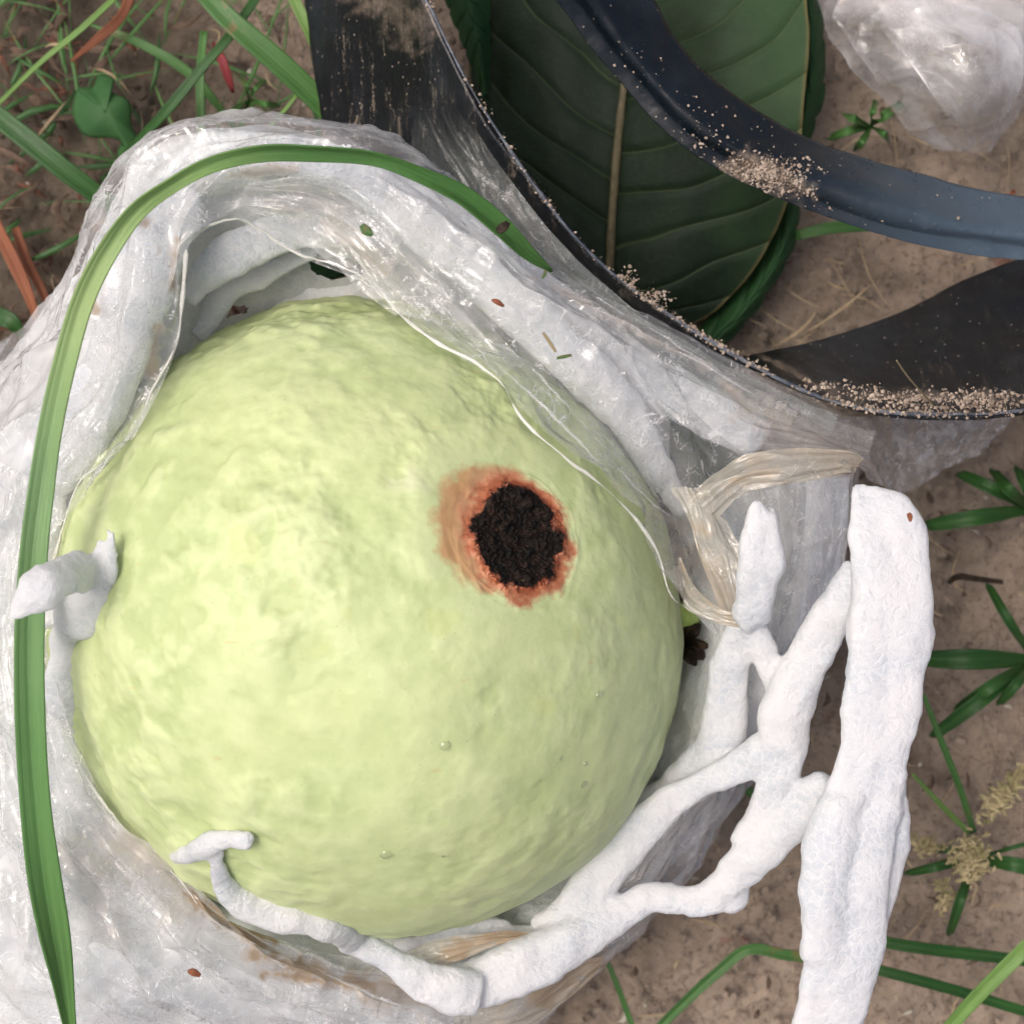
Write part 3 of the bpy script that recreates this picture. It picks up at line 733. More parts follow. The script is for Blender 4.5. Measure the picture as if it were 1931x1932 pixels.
# torn tuft near the lower left of the fruit and the long strand along the bottom
WEB.append(strand([(330, 1622, 7.1, 12), (372, 1606, 7.3, 20), (410, 1590, 7.4, 24), (462, 1585, 7.4, 22)], seed=7, flat=.6, torn=.22))
WEB.append(strand([(402, 1592, 7.3, 22), (412, 1640, 7.1, 24), (440, 1685, 6.9, 32), (520, 1725, 6.7, 34), (620, 1755, 6.5, 32), (700, 1790, 6.4, 32), (780, 1838, 6.3, 36), (850, 1868, 6.2, 44), (910, 1880, 6.1, 36)], seed=8, flat=.6))
WEB.append(strand([(840, 1868, 5.9, 38), (930, 1850, 5.9, 48), (1010, 1815, 5.9, 52), (1090, 1765, 5.8, 46), (1160, 1725, 5.8, 34), (1225, 1692, 5.8, 26), (1290, 1695, 5.9, 28), (1345, 1690, 6.0, 38), (1400, 1635, 6.2, 40), (1460, 1580, 6.4, 38), (1520, 1520, 6.6, 36), (1575, 1475, 6.8, 32)], seed=9))
WEB.append(strand([(1385, 1650, 6.0, 30), (1372, 1690, 6.0, 30), (1356, 1714, 5.9, 18)], seed=10, flat=.7))
WEB.append(strand([(1010, 1765, 5.5, 34), (1080, 1715, 5.7, 38), (1140, 1640, 5.8, 42), (1205, 1570, 5.9, 38), (1280, 1505, 6.1, 32), (1350, 1465, 6.3, 28), (1420, 1435, 6.5, 32), (1462, 1400, 6.6, 34)], seed=11))
WEB.append(strand([(900, 1782, 5.2, 26), (960, 1775, 5.3, 24), (1040, 1748, 5.4, 26)], seed=12))
WEB.append(strand([(740, 1785, 5.0, 16), (820, 1768, 5.2, 20), (900, 1752, 5.3, 22), (965, 1752, 5.3, 14)], seed=13))
# node strands on the right
WEB.append(strand([(1436, 950, 7.5, 26), (1433, 1010, 7.5, 38), (1430, 1070, 7.4, 42), (1424, 1130, 7.2, 40), (1412, 1185, 6.9, 36)], seed=15, flat=.6, torn=.15, ends=.6))
WEB.append(strand([(1450, 1020, 7.5, 20), (1458, 1060, 7.45, 20), (1445, 1090, 7.3, 14)], seed=25, flat=.8, torn=.12))
WEB.append(strand([(1405, 1170, 6.8, 30), (1380, 1240, 6.5, 38), (1370, 1310, 6.3, 36), (1362, 1380, 6.1, 40), (1330, 1440, 5.8, 44), (1270, 1500, 5.4, 46), (1190, 1590, 5.2, 44)], seed=16, mat=M_FOAM_D))
strand([(1432, 1205, 5.7, 24), (1424, 1310, 5.5, 32), (1398, 1410, 5.0, 30), (1365, 1470, 4.3, 22)], seed=26, mat=M_FOAM_D, flat=.5)
WEB.append(strand([(1418, 1175, 6.8, 20), (1440, 1230, 6.7, 24), (1464, 1285, 6.6, 28), (1478, 1335, 6.6, 30)], seed=17))
WEB.append(strand([(1618, 1060, 7.2, 34), (1590, 1130, 7.1, 40), (1545, 1205, 6.9, 42), (1505, 1270, 6.8, 44), (1478, 1345, 6.7, 50), (1470, 1420, 6.6, 46), (1462, 1490, 6.5, 40), (1440, 1550, 6.3, 38), (1405, 1610, 6.2, 34)], seed=18))
# the broad hanging band
WEB.append(strand([(1606, 908, 7.6, 6), (1630, 935, 7.7, 34), (1660, 985, 7.75, 68), (1680, 1060, 7.8, 76), (1680, 1140, 7.8, 76), (1674, 1240, 7.7, 78), (1664, 1330, 7.65, 74), (1646, 1420, 7.6, 68), (1630, 1500, 7.5, 74), (1612, 1580, 7.5, 80), (1596, 1670, 7.4, 84), (1590, 1760, 7.3, 76), (1578, 1850, 7.2, 70), (1550, 1960, 7.0, 62), (1510, 2060, 6.8, 56), (1470, 2260, 6.2, 50)], seed=19, flat=.30, lump=.05, around=64, square=3.0, ends=.15))
WEB.append(strand([(1622, 915, 7.6, 14), (1628, 1000, 7.75, 26), (1632, 1100, 7.7, 30), (1626, 1200, 7.6, 26), (1616, 1290, 7.5, 20)], seed=20, flat=.8))
WEB.append(strand([(1612, 1470, 7.5, 26), (1576, 1550, 7.5, 46), (1556, 1640, 7.45, 48), (1552, 1730, 7.4, 44), (1548, 1820, 7.3, 40)], seed=21, flat=.6))
WEB.append(strand([(1700, 1470, 7.4, 14), (1688, 1560, 7.3, 26), (1668, 1650, 7.2, 28), (1645, 1740, 7.2, 20)], seed=22, flat=.6))

fuse(TAB, "torn_strand", M_FOAM, foam, seed=3, smooth=14)
fuse(WEB, "strand_web", M_FOAM, foam, seed=8)

q = loft([[(1445, 925, 4.6), (1520, 905, 4.8), (1600, 900, 4.4)], [(1465, 1030, 4.4), (1530, 1030, 4.7), (1592, 1030, 4.2)], [(1455, 1160, 4.2), (1505, 1170, 4.5), (1560, 1160, 4.0)], [(1420, 1300, 4.0), (1450, 1310, 4.2), (1500, 1290, 3.8)]], 60, 110)
g = P(q); g += normals(g) * (fbm(g * 1.2, 3) * .16)[..., None]
sheet("net_panel", g, M_FOAM_D, foam, thick=.12)
# ------------------------------------------------------------------ plastic bag round the fruit
M_FILM = mat_film("film_clear", base=.12, var=.28, dirt=.14, tint=(.95, .96, .97), aniso=(16, 5), crump=1.6, bump=.5)
M_FILM_S = mat_film("film_stretched", base=.05, var=.20, dirt=.20, aniso=(1.4, 12), glint=.5)
M_FILM_Y = mat_film("film_yellowed", base=.34, var=.25, tint=(.70, .66, .55), dirt=.85, aniso=(3, 5))
M_FILM_G = mat_film("film_grey", base=.24, var=.08, tint=(.50, .55, .52), dirt=.6, aniso=(1.2, 4), glint=.2, gloss=.3, bump=.1)
M_HEM = mat_film("film_hem", base=.55, var=.3, tint=(.93, .93, .88), dirt=.35, gloss=.12)
bag = thing("fruit_bag", "clear mud-smeared plastic bag torn open round the foam-netted guava", "plastic bag", (500, 1300, 0.1))
HEM = [(96, 1120, 7.5), (112, 1000, 7.5), (240, 850, 7.9), (335, 650, 8.0), (350, 480, 8.0), (450, 408, 7.6), (600, 475, 7.2), (735, 585, 7.3), (900, 690, 7.4), (1060, 850, 7.4), (1195, 970, 7.2), (1250, 1090, 6.6),
       (1385, 1260, 5.6), (1350, 1400, 5.4), (1250, 1565, 5.3), (1105, 1730, 5.3), (930, 1830, 5.4), (700, 1850, 5.6), (470, 1750, 6.9), (325, 1645, 7.2), (190, 1500, 7.4), (130, 1310, 7.5)]
def film_z(p, off=.13):
    f = fruit_z(p[..., 0], p[..., 1], off)
    p[..., 2] = np.maximum(p[..., 2], f)
    return p
def film_sheet(name, rows, nu, nv, mat, amp=.1, closed=False, seed=0, along=True, fine=.03, onfruit=True, keepf=None, thinf=None):
    q = loft(rows, nu, nv, closed)
    if onfruit: q = film_z(q)
    g = P(q); n_ = normals(g)
    L = np.linspace(0, 1, nu)[:, None] * np.ones(nv)[None] * len(rows[0]); W = np.linspace(0, 1, nv)[None] * np.ones(nu)[:, None] * len(rows)
    st = np.stack([L * (.55 if along else 1.6), W * (1.7 if along else 1.0), L * 0 + seed], -1)
    d = ridged(st + fbm(g * .35 + seed, 2)[..., None] * .7, 2, .4) * amp + ridged(g * .9 + seed, 2) * amp * .7 + fbm(g * 2.6 + seed, 2) * fine * .8
    d = d + foldmap(*toUV(g))
    g = g + n_ * d[..., None]
    kp = None
    if keepf is not None: kp = keepf(*toUV(g))
    return sheet(name, g, mat, bag, keep=kp, attrs={'mud': mudmask(*toUV(g), MUD, seed), 'thin': thinf(*toUV(g)) if thinf else np.zeros(g.shape[:2])}), g
# body of the bag: hem - over the foam crest - down and out to the ground
def lift(p, dz, grow):
    c = np.array([705, 1158]); d = np.array(p[:2]) - c
    return (*(c + d * grow), p[2] + dz)
rows = [HEM, [lift(r[1], .5, 1.0) for r in RINGS], [lift(r[2], .45, 1.02) for r in RINGS], [lift(r[3], .1, 1.05) for r in RINGS]]
# outer contour reaches a little beyond the foam at the upper left and right
OUT = {1: (-60, 690, 1.2), 2: (30, 628, 3.2), 3: (160, 470, 4.6), 4: (232, 312, 5.4), 5: (440, 232, 5.6), 6: (650, 262, 5.2), 7: (830, 338, 4.6), 8: (1000, 480, 4.4), 9: (1200, 590, 4.2), 10: (1400, 700, 3.6), 11: (1610, 850, 2.8)}
for k, v_ in OUT.items(): rows[3][k] = v_
for k, v_ in {12: (1535, 1190, 1.5), 13: (1428, 1400, 1.5), 14: (1328, 1580, 1.5), 15: (1208, 1735, 1.5), 16: (1005, 1925, 1.5)}.items(): rows[3][k] = v_
rows[2][9] = (1160, 610, 6.2); rows[2][10] = (1340, 760, 5.7); rows[1][10] = (1262, 860, 6.6); rows[2][11] = (1500, 930, 5.0); rows[2][3] = (195, 450, 6.6)
body, gb = film_sheet("bag_body", rows, 900, 170, M_FILM, amp=.14, closed=True, seed=3)
# rolled hem of the torn opening
def bead(path, w_, mat=M_HEM, name="hem", onfruit=.16, seed=0):
    p = spline(np.asarray(path, float), 120)
    if onfruit: p = np.column_stack([film_z(p[:, :3].copy(), onfruit), p[:, 3:]]) if p.shape[1] > 3 else film_z(p, onfruit)
    wv = w_ * (1 + .5 * vnoise(np.stack([np.arange(120) * .13, np.full(120, seed + .3), np.zeros(120)], -1)))
    p = np.column_stack([p[:, :3], wv])
    p[:, 1] += 3.0 * vnoise(np.stack([np.arange(120) * .22, np.full(120, seed + 7.3), np.zeros(120)], -1))
    return tube(name, p, mat, bag, flat=.55, lump=.02, around=10, step=.09, square=2, seed=seed)
bead([(390, 425, 7.7), (450, 412, 7.7), (500, 440, 7.5), (560, 478, 7.4), (640, 502, 7.4), (700, 530, 7.5)], 1.8, seed=1)
bead([(600, 420, 7.6), (660, 470, 7.5), (712, 540, 7.4), (760, 598, 7.3), (830, 650, 7.2), (900, 686, 7.5), (945, 725, 7.5), (985, 790, 7.5), (1050, 850, 7.5), (1120, 905, 7.5), (1195, 975, 7.3), (1240, 1045, 7), (1262, 1120, 6.7), (1300, 1148, 6.6), (1370, 1168, 6.8)], 2.8, seed=2)
bead([(352, 470, 8.1), (345, 560, 8.1), (332, 650, 8.0), (290, 730, 8.0), (262, 800, 7.9), (205, 868, 7.7), (150, 910, 7.6), (118, 1000, 7.5), (100, 1060, 7.4)], 1.6, seed=3)
bead([(150, 1440, 7.3), (186, 1502, 7.4), (250, 1580, 7.4), (335, 1655, 7.3), (400, 1735, 7.0), (500, 1790, 6.6)], 1.6, seed=4)
# extra flap of film hanging inside the top, and a lower flap with mud in its folds
film_sheet("inner_flap", [[(470, 345, 7.9), (620, 335, 8.0), (760, 430, 7.9), (880, 560, 7.6), (990, 690, 7.6)], [(450, 380, 7.9), (600, 400, 7.9), (720, 500, 7.8), (820, 600, 7.7), (940, 710, 7.7)], [(440, 405, 7.8), (560, 480, 7.6), (690, 535, 7.6), (800, 635, 7.6), (930, 712, 7.7)]], 260, 70, M_FILM_S, amp=.07, seed=9)
film_sheet("lower_fold", [[(180, 1500, 7.45), (330, 1640, 7.4), (480, 1770, 6.8), (700, 1870, 6.2), (860, 1925, 5.6)], [(60, 1560, 7.2), (240, 1740, 6.9), (430, 1840, 6.3), (640, 1915, 5.8), (820, 1985, 5.2)], [(-40, 1700, 6.3), (150, 1880, 5.9), (360, 1980, 5.4), (600, 2010, 5.0), (800, 2050, 4.6)]], 360, 150, M_FILM, amp=.17, seed=12)
film_sheet("left_fold", [[(75, 900, 7.6), (30, 1080, 7.6), (25, 1280, 7.5), (60, 1480, 7.4), (150, 1700, 7.0)], [(10, 880, 7.4), (-40, 1080, 7.3), (-50, 1300, 7.2), (-20, 1520, 7.0), (40, 1760, 6.6)], [(-90, 860, 6.8), (-140, 1080, 6.6), (-150, 1320, 6.4), (-120, 1600, 6.2), (-60, 1860, 5.9)]], 260, 110, M_FILM, amp=.16, seed=15)
film_sheet("bottom_corner", [[(860, 1900, 5.2), (960, 1880, 5.2), (1060, 1830, 5.0), (1138, 1800, 4.6)], [(840, 1990, 4.2), (960, 1960, 4.2), (1060, 1890, 4.0), (1125, 1830, 4.2)]], 120, 50, M_FILM_Y, amp=.06, seed=18)
film_sheet("muddy_fold", [[(755, 1800, 5.9), (830, 1770, 5.9), (930, 1760, 5.8), (1010, 1756, 5.8)], [(790, 1830, 6.0), (860, 1815, 5.95), (930, 1785, 5.9), (1015, 1760, 5.85)]], 90, 30, M_FILM_Y, amp=.04, seed=19)
# gathered mouth on the right: twisted yellowed bands
film_sheet("gathered_band", [[(1300, 935, 7.0), (1350, 890, 7.1), (1400, 862, 7.2), (1500, 848, 7.2), (1600, 850, 7.1), (1622, 870, 7.0)], [(1322, 962, 7.1), (1375, 915, 7.3), (1430, 893, 7.35), (1520, 885, 7.3), (1590, 878, 7.2), (1615, 880, 7.1)], [(1340, 985, 6.9), (1392, 935, 7.1), (1450, 918, 7.2), (1530, 905, 7.2), (1585, 890, 7.1), (1610, 886, 7.0)]], 200, 50, M_FILM_Y, amp=.05, seed=21)
film_sheet("gathered_band", [[(1268, 915, 6.9), (1300, 985, 6.9), (1322, 1060, 6.9), (1345, 1120, 6.8), (1372, 1180, 6.7)], [(1300, 920, 7.1), (1330, 985, 7.1), (1358, 1050, 7.0), (1380, 1110, 7.0), (1395, 1175, 6.9)], [(1330, 925, 6.9), (1365, 980, 6.9), (1392, 1040, 6.9), (1402, 1100, 6.9), (1408, 1170, 6.8)]], 200, 50, M_FILM_Y, amp=.06, seed=22)
film_sheet("gathered_band", [[(1262, 1080, 6.7), (1290, 1140, 6.7), (1340, 1170, 6.8), (1400, 1185, 6.9)], [(1285, 1050, 6.8), (1315, 1105, 6.9), (1350, 1140, 6.9), (1405, 1160, 6.9)]], 90, 30, M_FILM_Y, amp=.05, seed=23)
film_sheet("side_panel", [[(1430, 905, 6.0), (1520, 900, 6.0), (1605, 890, 5.8)], [(1450, 1050, 5.4), (1520, 1050, 5.4), (1592, 1050, 5.2)], [(1440, 1200, 5.0), (1500, 1200, 5.0), (1556, 1190, 4.8)], [(1400, 1340, 4.6), (1440, 1340, 4.6), (1490, 1310, 4.4)]], 110, 180, M_FILM, amp=.06, seed=24)
film_sheet("mouth_film", [[(1020, 500, 6.6), (1150, 565, 6.4), (1300, 640, 6.2), (1450, 720, 6.0), (1570, 770, 5.6), (1640, 800, 5.2)], [(1040, 560, 7.0), (1170, 640, 6.8), (1310, 710, 6.6), (1430, 790, 6.4), (1560, 830, 6.3), (1640, 850, 5.8)], [(1180, 690, 7.0), (1240, 760, 6.9), (1310, 820, 6.9), (1400, 850, 6.9), (1510, 860, 6.9), (1610, 870, 6.6)]], 320, 110, M_FILM_S, amp=.07, seed=25)
film_sheet("strip_film", [[(815, 95, 6.9), (880, 215, 6.95), (960, 335, 6.9), (1060, 460, 6.8), (1180, 570, 6.6), (1330, 665, 6.4), (1470, 735, 6.2), (1580, 785, 6.0)], [(790, 180, 6.6), (850, 300, 6.7), (930, 410, 6.7), (1040, 510, 6.6), (1160, 600, 6.4), (1310, 690, 6.2), (1460, 765, 6.0), (1570, 810, 5.9)], [(770, 300, 6.2), (830, 365, 6.3), (920, 450, 6.4), (1030, 545, 6.4), (1150, 625, 6.3), (1300, 710, 6.1), (1440, 785, 6.0), (1560, 825, 5.9)]], 300, 70, M_FILM_G, amp=.05, seed=28, thinf=lambda U, V: 1 - sstep(190, 460, V + 30 * fbm(np.stack([U * .02, V * .01, U * 0], -1), 2)))
film_sheet("tail", [[(1560, 790, 4.2), (1680, 785, 3.2), (1800, 788, 2.6), (1910, 780, 2.0)], [(1600, 850, 4.2), (1690, 850, 3.0), (1790, 840, 2.5), (1880, 812, 1.9)], [(1640, 905, 3.6), (1700, 930, 2.4), (1780, 880, 2.0), (1850, 850, 1.6)]], 170, 90, M_FILM, amp=.06, fine=.015, seed=26, along=False)
# long taut creases that catch the light
for k, pth in enumerate([[(1040, 545, 7.1), (1180, 610, 6.95), (1330, 690, 6.8), (1470, 775, 6.5)], [(1120, 560, 6.9), (1260, 640, 6.8), (1400, 730, 6.5)], [(820, 600, 7.6), (940, 690, 7.9), (1060, 800, 7.9), (1170, 920, 7.7)],
                         [(1000, 690, 7.9), (1110, 810, 7.8), (1200, 920, 7.5), (1290, 1000, 7.2)], [(200, 1650, 7.2), (300, 1760, 6.9), (420, 1860, 6.5)], [(250, 1560, 7.5), (380, 1700, 7.2), (600, 1830, 6.6), (760, 1900, 6.3)]]):
    bead(pth, 1.4, mat=M_FILM_S, name="glint_crease", onfruit=.2, seed=30 + k)

# ------------------------------------------------------------------ black plastic strips
M_BLK = mat_black(dust=.8, thr=.55)
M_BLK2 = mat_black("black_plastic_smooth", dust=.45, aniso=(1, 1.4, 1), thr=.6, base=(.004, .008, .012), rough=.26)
EA = [(722, -300), (785, -40), (812, 20), (845, 90), (890, 175), (945, 262), (1005, 350), (1075, 440), (1150, 515), (1230, 575), (1310, 628), (1390, 675), (1470, 718), (1550, 752), (1650, 776), (1770, 782), (1950, 772), (2350, 700)]
ZA = [6.6, 6.9, 6.9, 6.9, 6.9, 6.8, 6.7, 6.6, 6.4, 6.3, 6.2, 6.1, 6.0, 5.9, 5.8, 5.7, 5.6, 5.2]
EB = [(540, -320), (572, -60), (588, 60), (600, 170), (625, 280), (700, 350), (800, 430), (900, 500), (1010, 570), (1120, 625), (1230, 670), (1330, 690), (1425, 668), (1540, 645), (1690, 600), (1820, 530), (1950, 480), (2330, 360)]
ZB = [3.2, 3.4, 3.4, 3.3, 3.3, 3.3, 3.3, 3.4, 3.5, 3.7, 4.0, 4.4, 4.6, 3.8, 3.0, 2.6, 2.4, 2.0]
strip = thing("black_strip", "dust-streaked black plastic strip standing on edge against the bag, soil caked on its rim", "plastic strip", (1200, 500, 0.2), "black plastic strips")
ra = [(*p, z) for p, z in zip(EA, ZA)]; rb = [(*p, z) for p, z in zip(EB, ZB)]
rm = [((a[0] * .5 + b[0] * .5), (a[1] * .5 + b[1] * .5), a[2] * .42 + b[2] * .58) for a, b in zip(ra, rb)]
gq = P(loft([ra, rm, rb], 420, 60)); nn = normals(gq)
gq += nn * (fbm(gq * .5 + 2, 2) * .12 + fbm(gq * 3, 2) * .015)[..., None]
sheet("strip_face", gq, M_BLK, strip, thick=.09, attrs={"mud": mudmask(*toUV(gq), MUD_STRIP), "clean": sstep(1250, 1420, toUV(gq)[0])})
M_RIM = mat_plain("rim_plastic", (.05, .06, .08), (.16, .18, .21), .35, 5)  # edge highlight put in as a paler rim colour
tube("rim", [(p[0] + 2, p[1] - 1, z + .03, 3.2) for p, z in zip(EA, ZA)], M_RIM, strip, flat=.9, lump=.015, around=10, step=.1, square=2)

R2A = [(1150, -300), (1210, -50), (1235, 10), (1275, 80), (1335, 150), (1420, 212), (1530, 268), (1660, 315), (1800, 350), (1960, 378), (2330, 420)]
R2B = [(930, -300), (1015, -60), (1065, 20), (1110, 85), (1165, 150), (1240, 235), (1330, 305), (1440, 362), (1570, 412), (1710, 456), (1850, 484), (1960, 494), (2330, 540)]
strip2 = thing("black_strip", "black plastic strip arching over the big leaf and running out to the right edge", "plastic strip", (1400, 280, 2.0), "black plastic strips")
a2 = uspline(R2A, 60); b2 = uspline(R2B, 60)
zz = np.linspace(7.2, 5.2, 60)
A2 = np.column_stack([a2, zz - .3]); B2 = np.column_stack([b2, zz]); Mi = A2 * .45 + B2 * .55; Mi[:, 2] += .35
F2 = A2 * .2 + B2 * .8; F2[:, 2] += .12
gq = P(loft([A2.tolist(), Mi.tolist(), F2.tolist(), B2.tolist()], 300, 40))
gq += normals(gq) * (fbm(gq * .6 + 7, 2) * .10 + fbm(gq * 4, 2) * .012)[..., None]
sheet("strip_face", gq, M_BLK2, strip2, thick=.08, attrs={"mud": mudmask(*toUV(gq), MUD_STRIP), "dust_sheen": sstep(1450, 1900, toUV(gq)[0]) * .9})  # bluish sky reflection painted in towards the right end

# grains of soil caked on the strips
def ico():
    t = (1 + 5 ** .5) / 2
    v = np.array([(-1, t, 0), (1, t, 0), (-1, -t, 0), (1, -t, 0), (0, -1, t), (0, 1, t), (0, -1, -t), (0, 1, -t), (t, 0, -1), (t, 0, 1), (-t, 0, -1), (-t, 0, 1)], float) / 1.9
    f = np.array([(0, 11, 5), (0, 5, 1), (0, 1, 7), (0, 7, 10), (0, 10, 11), (1, 5, 9), (5, 11, 4), (11, 10, 2), (10, 7, 6), (7, 1, 8), (3, 9, 4), (3, 4, 2), (3, 2, 6), (3, 6, 8), (3, 8, 9), (4, 9, 5), (2, 4, 11), (6, 2, 10), (8, 6, 7), (9, 8, 1)])
    return v, f
IV, IF = ico()
def grains(name, pts, sizes, mat, label=None, flat=1.0, stretch=None, parent=None):
    pts = np.asarray(pts, float); n = len(pts)
    jit = 1 + .35 * rng.standard_normal((n, 12, 1)) * .6
    v = IV[None] * jit * np.asarray(sizes)[:, None, None]
    a = rng.random(n) * 6.28
    if stretch is not None: v[..., 0] *= stretch[:, None]
    v[..., 2] *= flat
    c, s_ = np.cos(a)[:, None], np.sin(a)[:, None]
    v = np.stack([v[..., 0] * c - v[..., 1] * s_, v[..., 0] * s_ + v[..., 1] * c, v[..., 2]], -1) + pts[:, None]
    f = (IF[None] + (np.arange(n) * 12)[:, None, None]).reshape(-1, 3)
    o = raw_mesh(name, v.reshape(-1, 3), f, mat, parent, smooth=False)
    return tag(o, kind='stuff')
M_GRIT = mat_plain("grit", (.22, .165, .12), (.50, .42, .34), .95, 5)
ea = spline([(*p, z) for p, z in zip(EA, ZA)], 900)
pts = []; sz = []
for k in range(5200):
    t = rng.random() ** .55
    i = int(t * 899); p = ea[i].copy()
    dens = .12 + .6 * (vnoise(np.array([[i * .035, 3.1, 0]]))[0] > -.1)
    if i < 300: dens *= .35
    if rng.random() > dens: continue
    sp = 5 if i < 650 else 9
    nx_, ny_ = (.75, -.66) if i < 650 else (.1, -1)
    d = rng.normal(1, 1) * sp * .8
    p[0] += nx_ * d + rng.normal() * 2; p[1] += ny_ * d + rng.normal() * 2; p[2] += .02 + rng.random() * .05
    pts.append(P(p)); sz.append(.005 + .026 * rng.random() ** 5)
for cx, cy, sx, sy, n_, z in [(1725, 755, 34, 10, 420, 5.85), (1640, 745, 22, 8, 160, 5.9), (1850, 752, 40, 9, 420, 5.8), (1185, 522, 9, 7, 60, 6.5), (1545, 728, 30, 6, 120, 6.0), (1240, 560, 14, 8, 90, 6.45)]:
    for _ in range(n_):
        pts.append(P((cx + rng.normal() * sx, cy + rng.normal() * sy, z + rng.random() * .12))); sz.append(.005 + .032 * rng.random() ** 4)
tag(grains("soil_grit", pts, sz, M_GRIT, flat=.7), "pale soil grains caked along the rim of the black strip", "soil grit")
pts = []; sz = []
for cx, cy, sx, sy, n_ in [(1440, 325, 42, 16, 1300), (1300, 265, 40, 24, 120), (1500, 350, 40, 16, 260), (1600, 390, 120, 36, 120), (1380, 215, 80, 40, 70), (1180, 150, 50, 40, 60), (1450, 355, 50, 8, 220)]:
    for _ in range(n_):
        u, v = cx + rng.normal() * sx, cy + rng.normal() * sy + 0
        # stay on the band
        k = np.argmin((a2[:, 0] * .45 + b2[:, 0] * .55 - u) ** 2 + (a2[:, 1] * .45 + b2[:, 1] * .55 - v) ** 2)
        ab = b2[k] - a2[k]; t = np.dot([u - a2[k][0], v - a2[k][1]], ab) / np.dot(ab, ab)
        if t < .04 or t > .97: continue
        z = A2[k, 2] * (1 - t) + B2[k, 2] * t + .35 * math.sin(math.pi * t) + .06
        pts.append(P((u, v, z))); sz.append(.004 + .024 * rng.random() ** 4)
tag(grains("soil_grit", pts, sz, M_GRIT, flat=.6), "brown soil patch and grains on the upper black strip", "soil grit")

# ------------------------------------------------------------------ big leaves behind
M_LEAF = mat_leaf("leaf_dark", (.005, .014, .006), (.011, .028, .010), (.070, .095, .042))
M_LEAF2 = mat_leaf("leaf_deep", (.012, .050, .014), (.025, .085, .025), (.06, .13, .04), 6, 1.2)
leaf = thing("guava_leaf", "large dark green leaf with pale brown midrib, lying under the black strips", "leaf", (1160, 300, .6), "broad leaves on the ground")
mid = [(1150, 620, 1.0), (1150, 500, 1.3), (1156, 380, 1.6), (1166, 260, 1.8), (1180, 140, 1.9), (1200, 20, 2.0), (1220, -120, 1.8), (1235, -260, 1.4)]
lm = [(1130, 640, .9), (1000, 520, .8), (925, 380, .8), (893, 240, .9), (885, 110, .9), (905, -20, 1.0), (990, -160, 1.0), (1200, -290, 1.2)]
rm_ = [(1170, 640, .9), (1330, 600, 1.0), (1440, 480, 1.6), (1500, 330, 2.4), (1516, 190, 2.8), (1524, 40, 2.8), (1480, -130, 2.4), (1260, -290, 1.6)]
def leaf_grid(rows, n, m, nvn, kk, amp):
    q = loft(rows, n, m)
    g = P(q); nr = normals(g)
    u_, v_ = np.meshgrid(np.linspace(0, 1, n), np.linspace(-1, 1, m), indexing='ij')
    ph = u_ * nvn - np.abs(v_) ** 1.25 * kk
    ph = ph + fbm(np.stack([u_ * nvn * .9, np.sign(v_) * 3 + v_ * .8, u_ * 0 + nvn], -1), 2) * .28 + np.where(v_ > 0, .35, 0)
    fr = np.abs((ph % 1) - .5)
    leaf_grid.ph = ph
    d = -amp * np.exp(-((.5 - fr) / .12) ** 2) - amp * 1.3 * np.exp(-(v_ / .05) ** 2) + fbm(g * .7 + 1, 2) * .06
    return g + nr * d[..., None]
def half(a, b, k, dz): return [tuple(np.array(p) * (1 - k) + np.array(q) * k + np.array([0, 0, dz])) for p, q in zip(a, b)]
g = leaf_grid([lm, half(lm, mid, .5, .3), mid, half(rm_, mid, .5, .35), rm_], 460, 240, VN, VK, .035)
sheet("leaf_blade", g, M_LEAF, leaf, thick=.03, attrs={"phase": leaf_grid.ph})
M_MID = mat_plain("midrib", (.085, .075, .04), (.15, .125, .07), .6, 5)
tube("midrib", [(a, b, c + .02, wd_) for (a, b, c), wd_ in zip(mid, [7, 8, 8, 7, 6.5, 5.5, 4, 2.5])], M_MID, leaf, flat=.6, lump=.012, around=14, step=.1, square=2)
for k, (nm, rows_, lab) in enumerate([
    ("guava_leaf", [[(1300, 640, .5), (1400, 520, .7), (1460, 400, .9), (1480, 300, 1.0)], [(1330, 660, .8), (1420, 560, 1.1), (1480, 450, 1.3), (1500, 330, 1.3)], [(1380, 640, .5), (1440, 570, .7), (1500, 460, .9), (1510, 360, 1.0)]], "smaller deep green leaf curling out below the big leaf, lower right of it"),
    ("guava_leaf", [[(1480, 260, 1.2), (1500, 150, 1.4), (1500, 30, 1.4), (1490, -60, 1.2)], [(1510, 270, 1.6), (1532, 150, 1.8), (1530, 20, 1.8), (1515, -60, 1.5)], [(1525, 280, 1.0), (1556, 170, 1.2), (1552, 30, 1.2), (1530, -60, 1.0)]], "narrow dark leaf edge showing beside the big leaf next to the clear bag"),
    ("weed_leaf", [[(830, -30, 1.2), (855, 40, 1.3), (880, 100, 1.4), (905, 170, 1.3)], [(860, -40, 1.6), (890, 40, 1.7), (905, 100, 1.7), (915, 180, 1.5)], [(920, -50, 1.3), (925, 30, 1.3), (925, 100, 1.3), (922, 190, 1.3)]], "dull green leaf tucked between the strip rim and the big leaf")]):
    q = leaf_grid(rows_, 120, 60, 5, 1.2, .05)
    t_ = sheet(nm, q, M_LEAF2, None, thick=.03, attrs={'phase': leaf_grid.ph})
    tag(t_, lab, "leaf", "broad leaves on the ground")

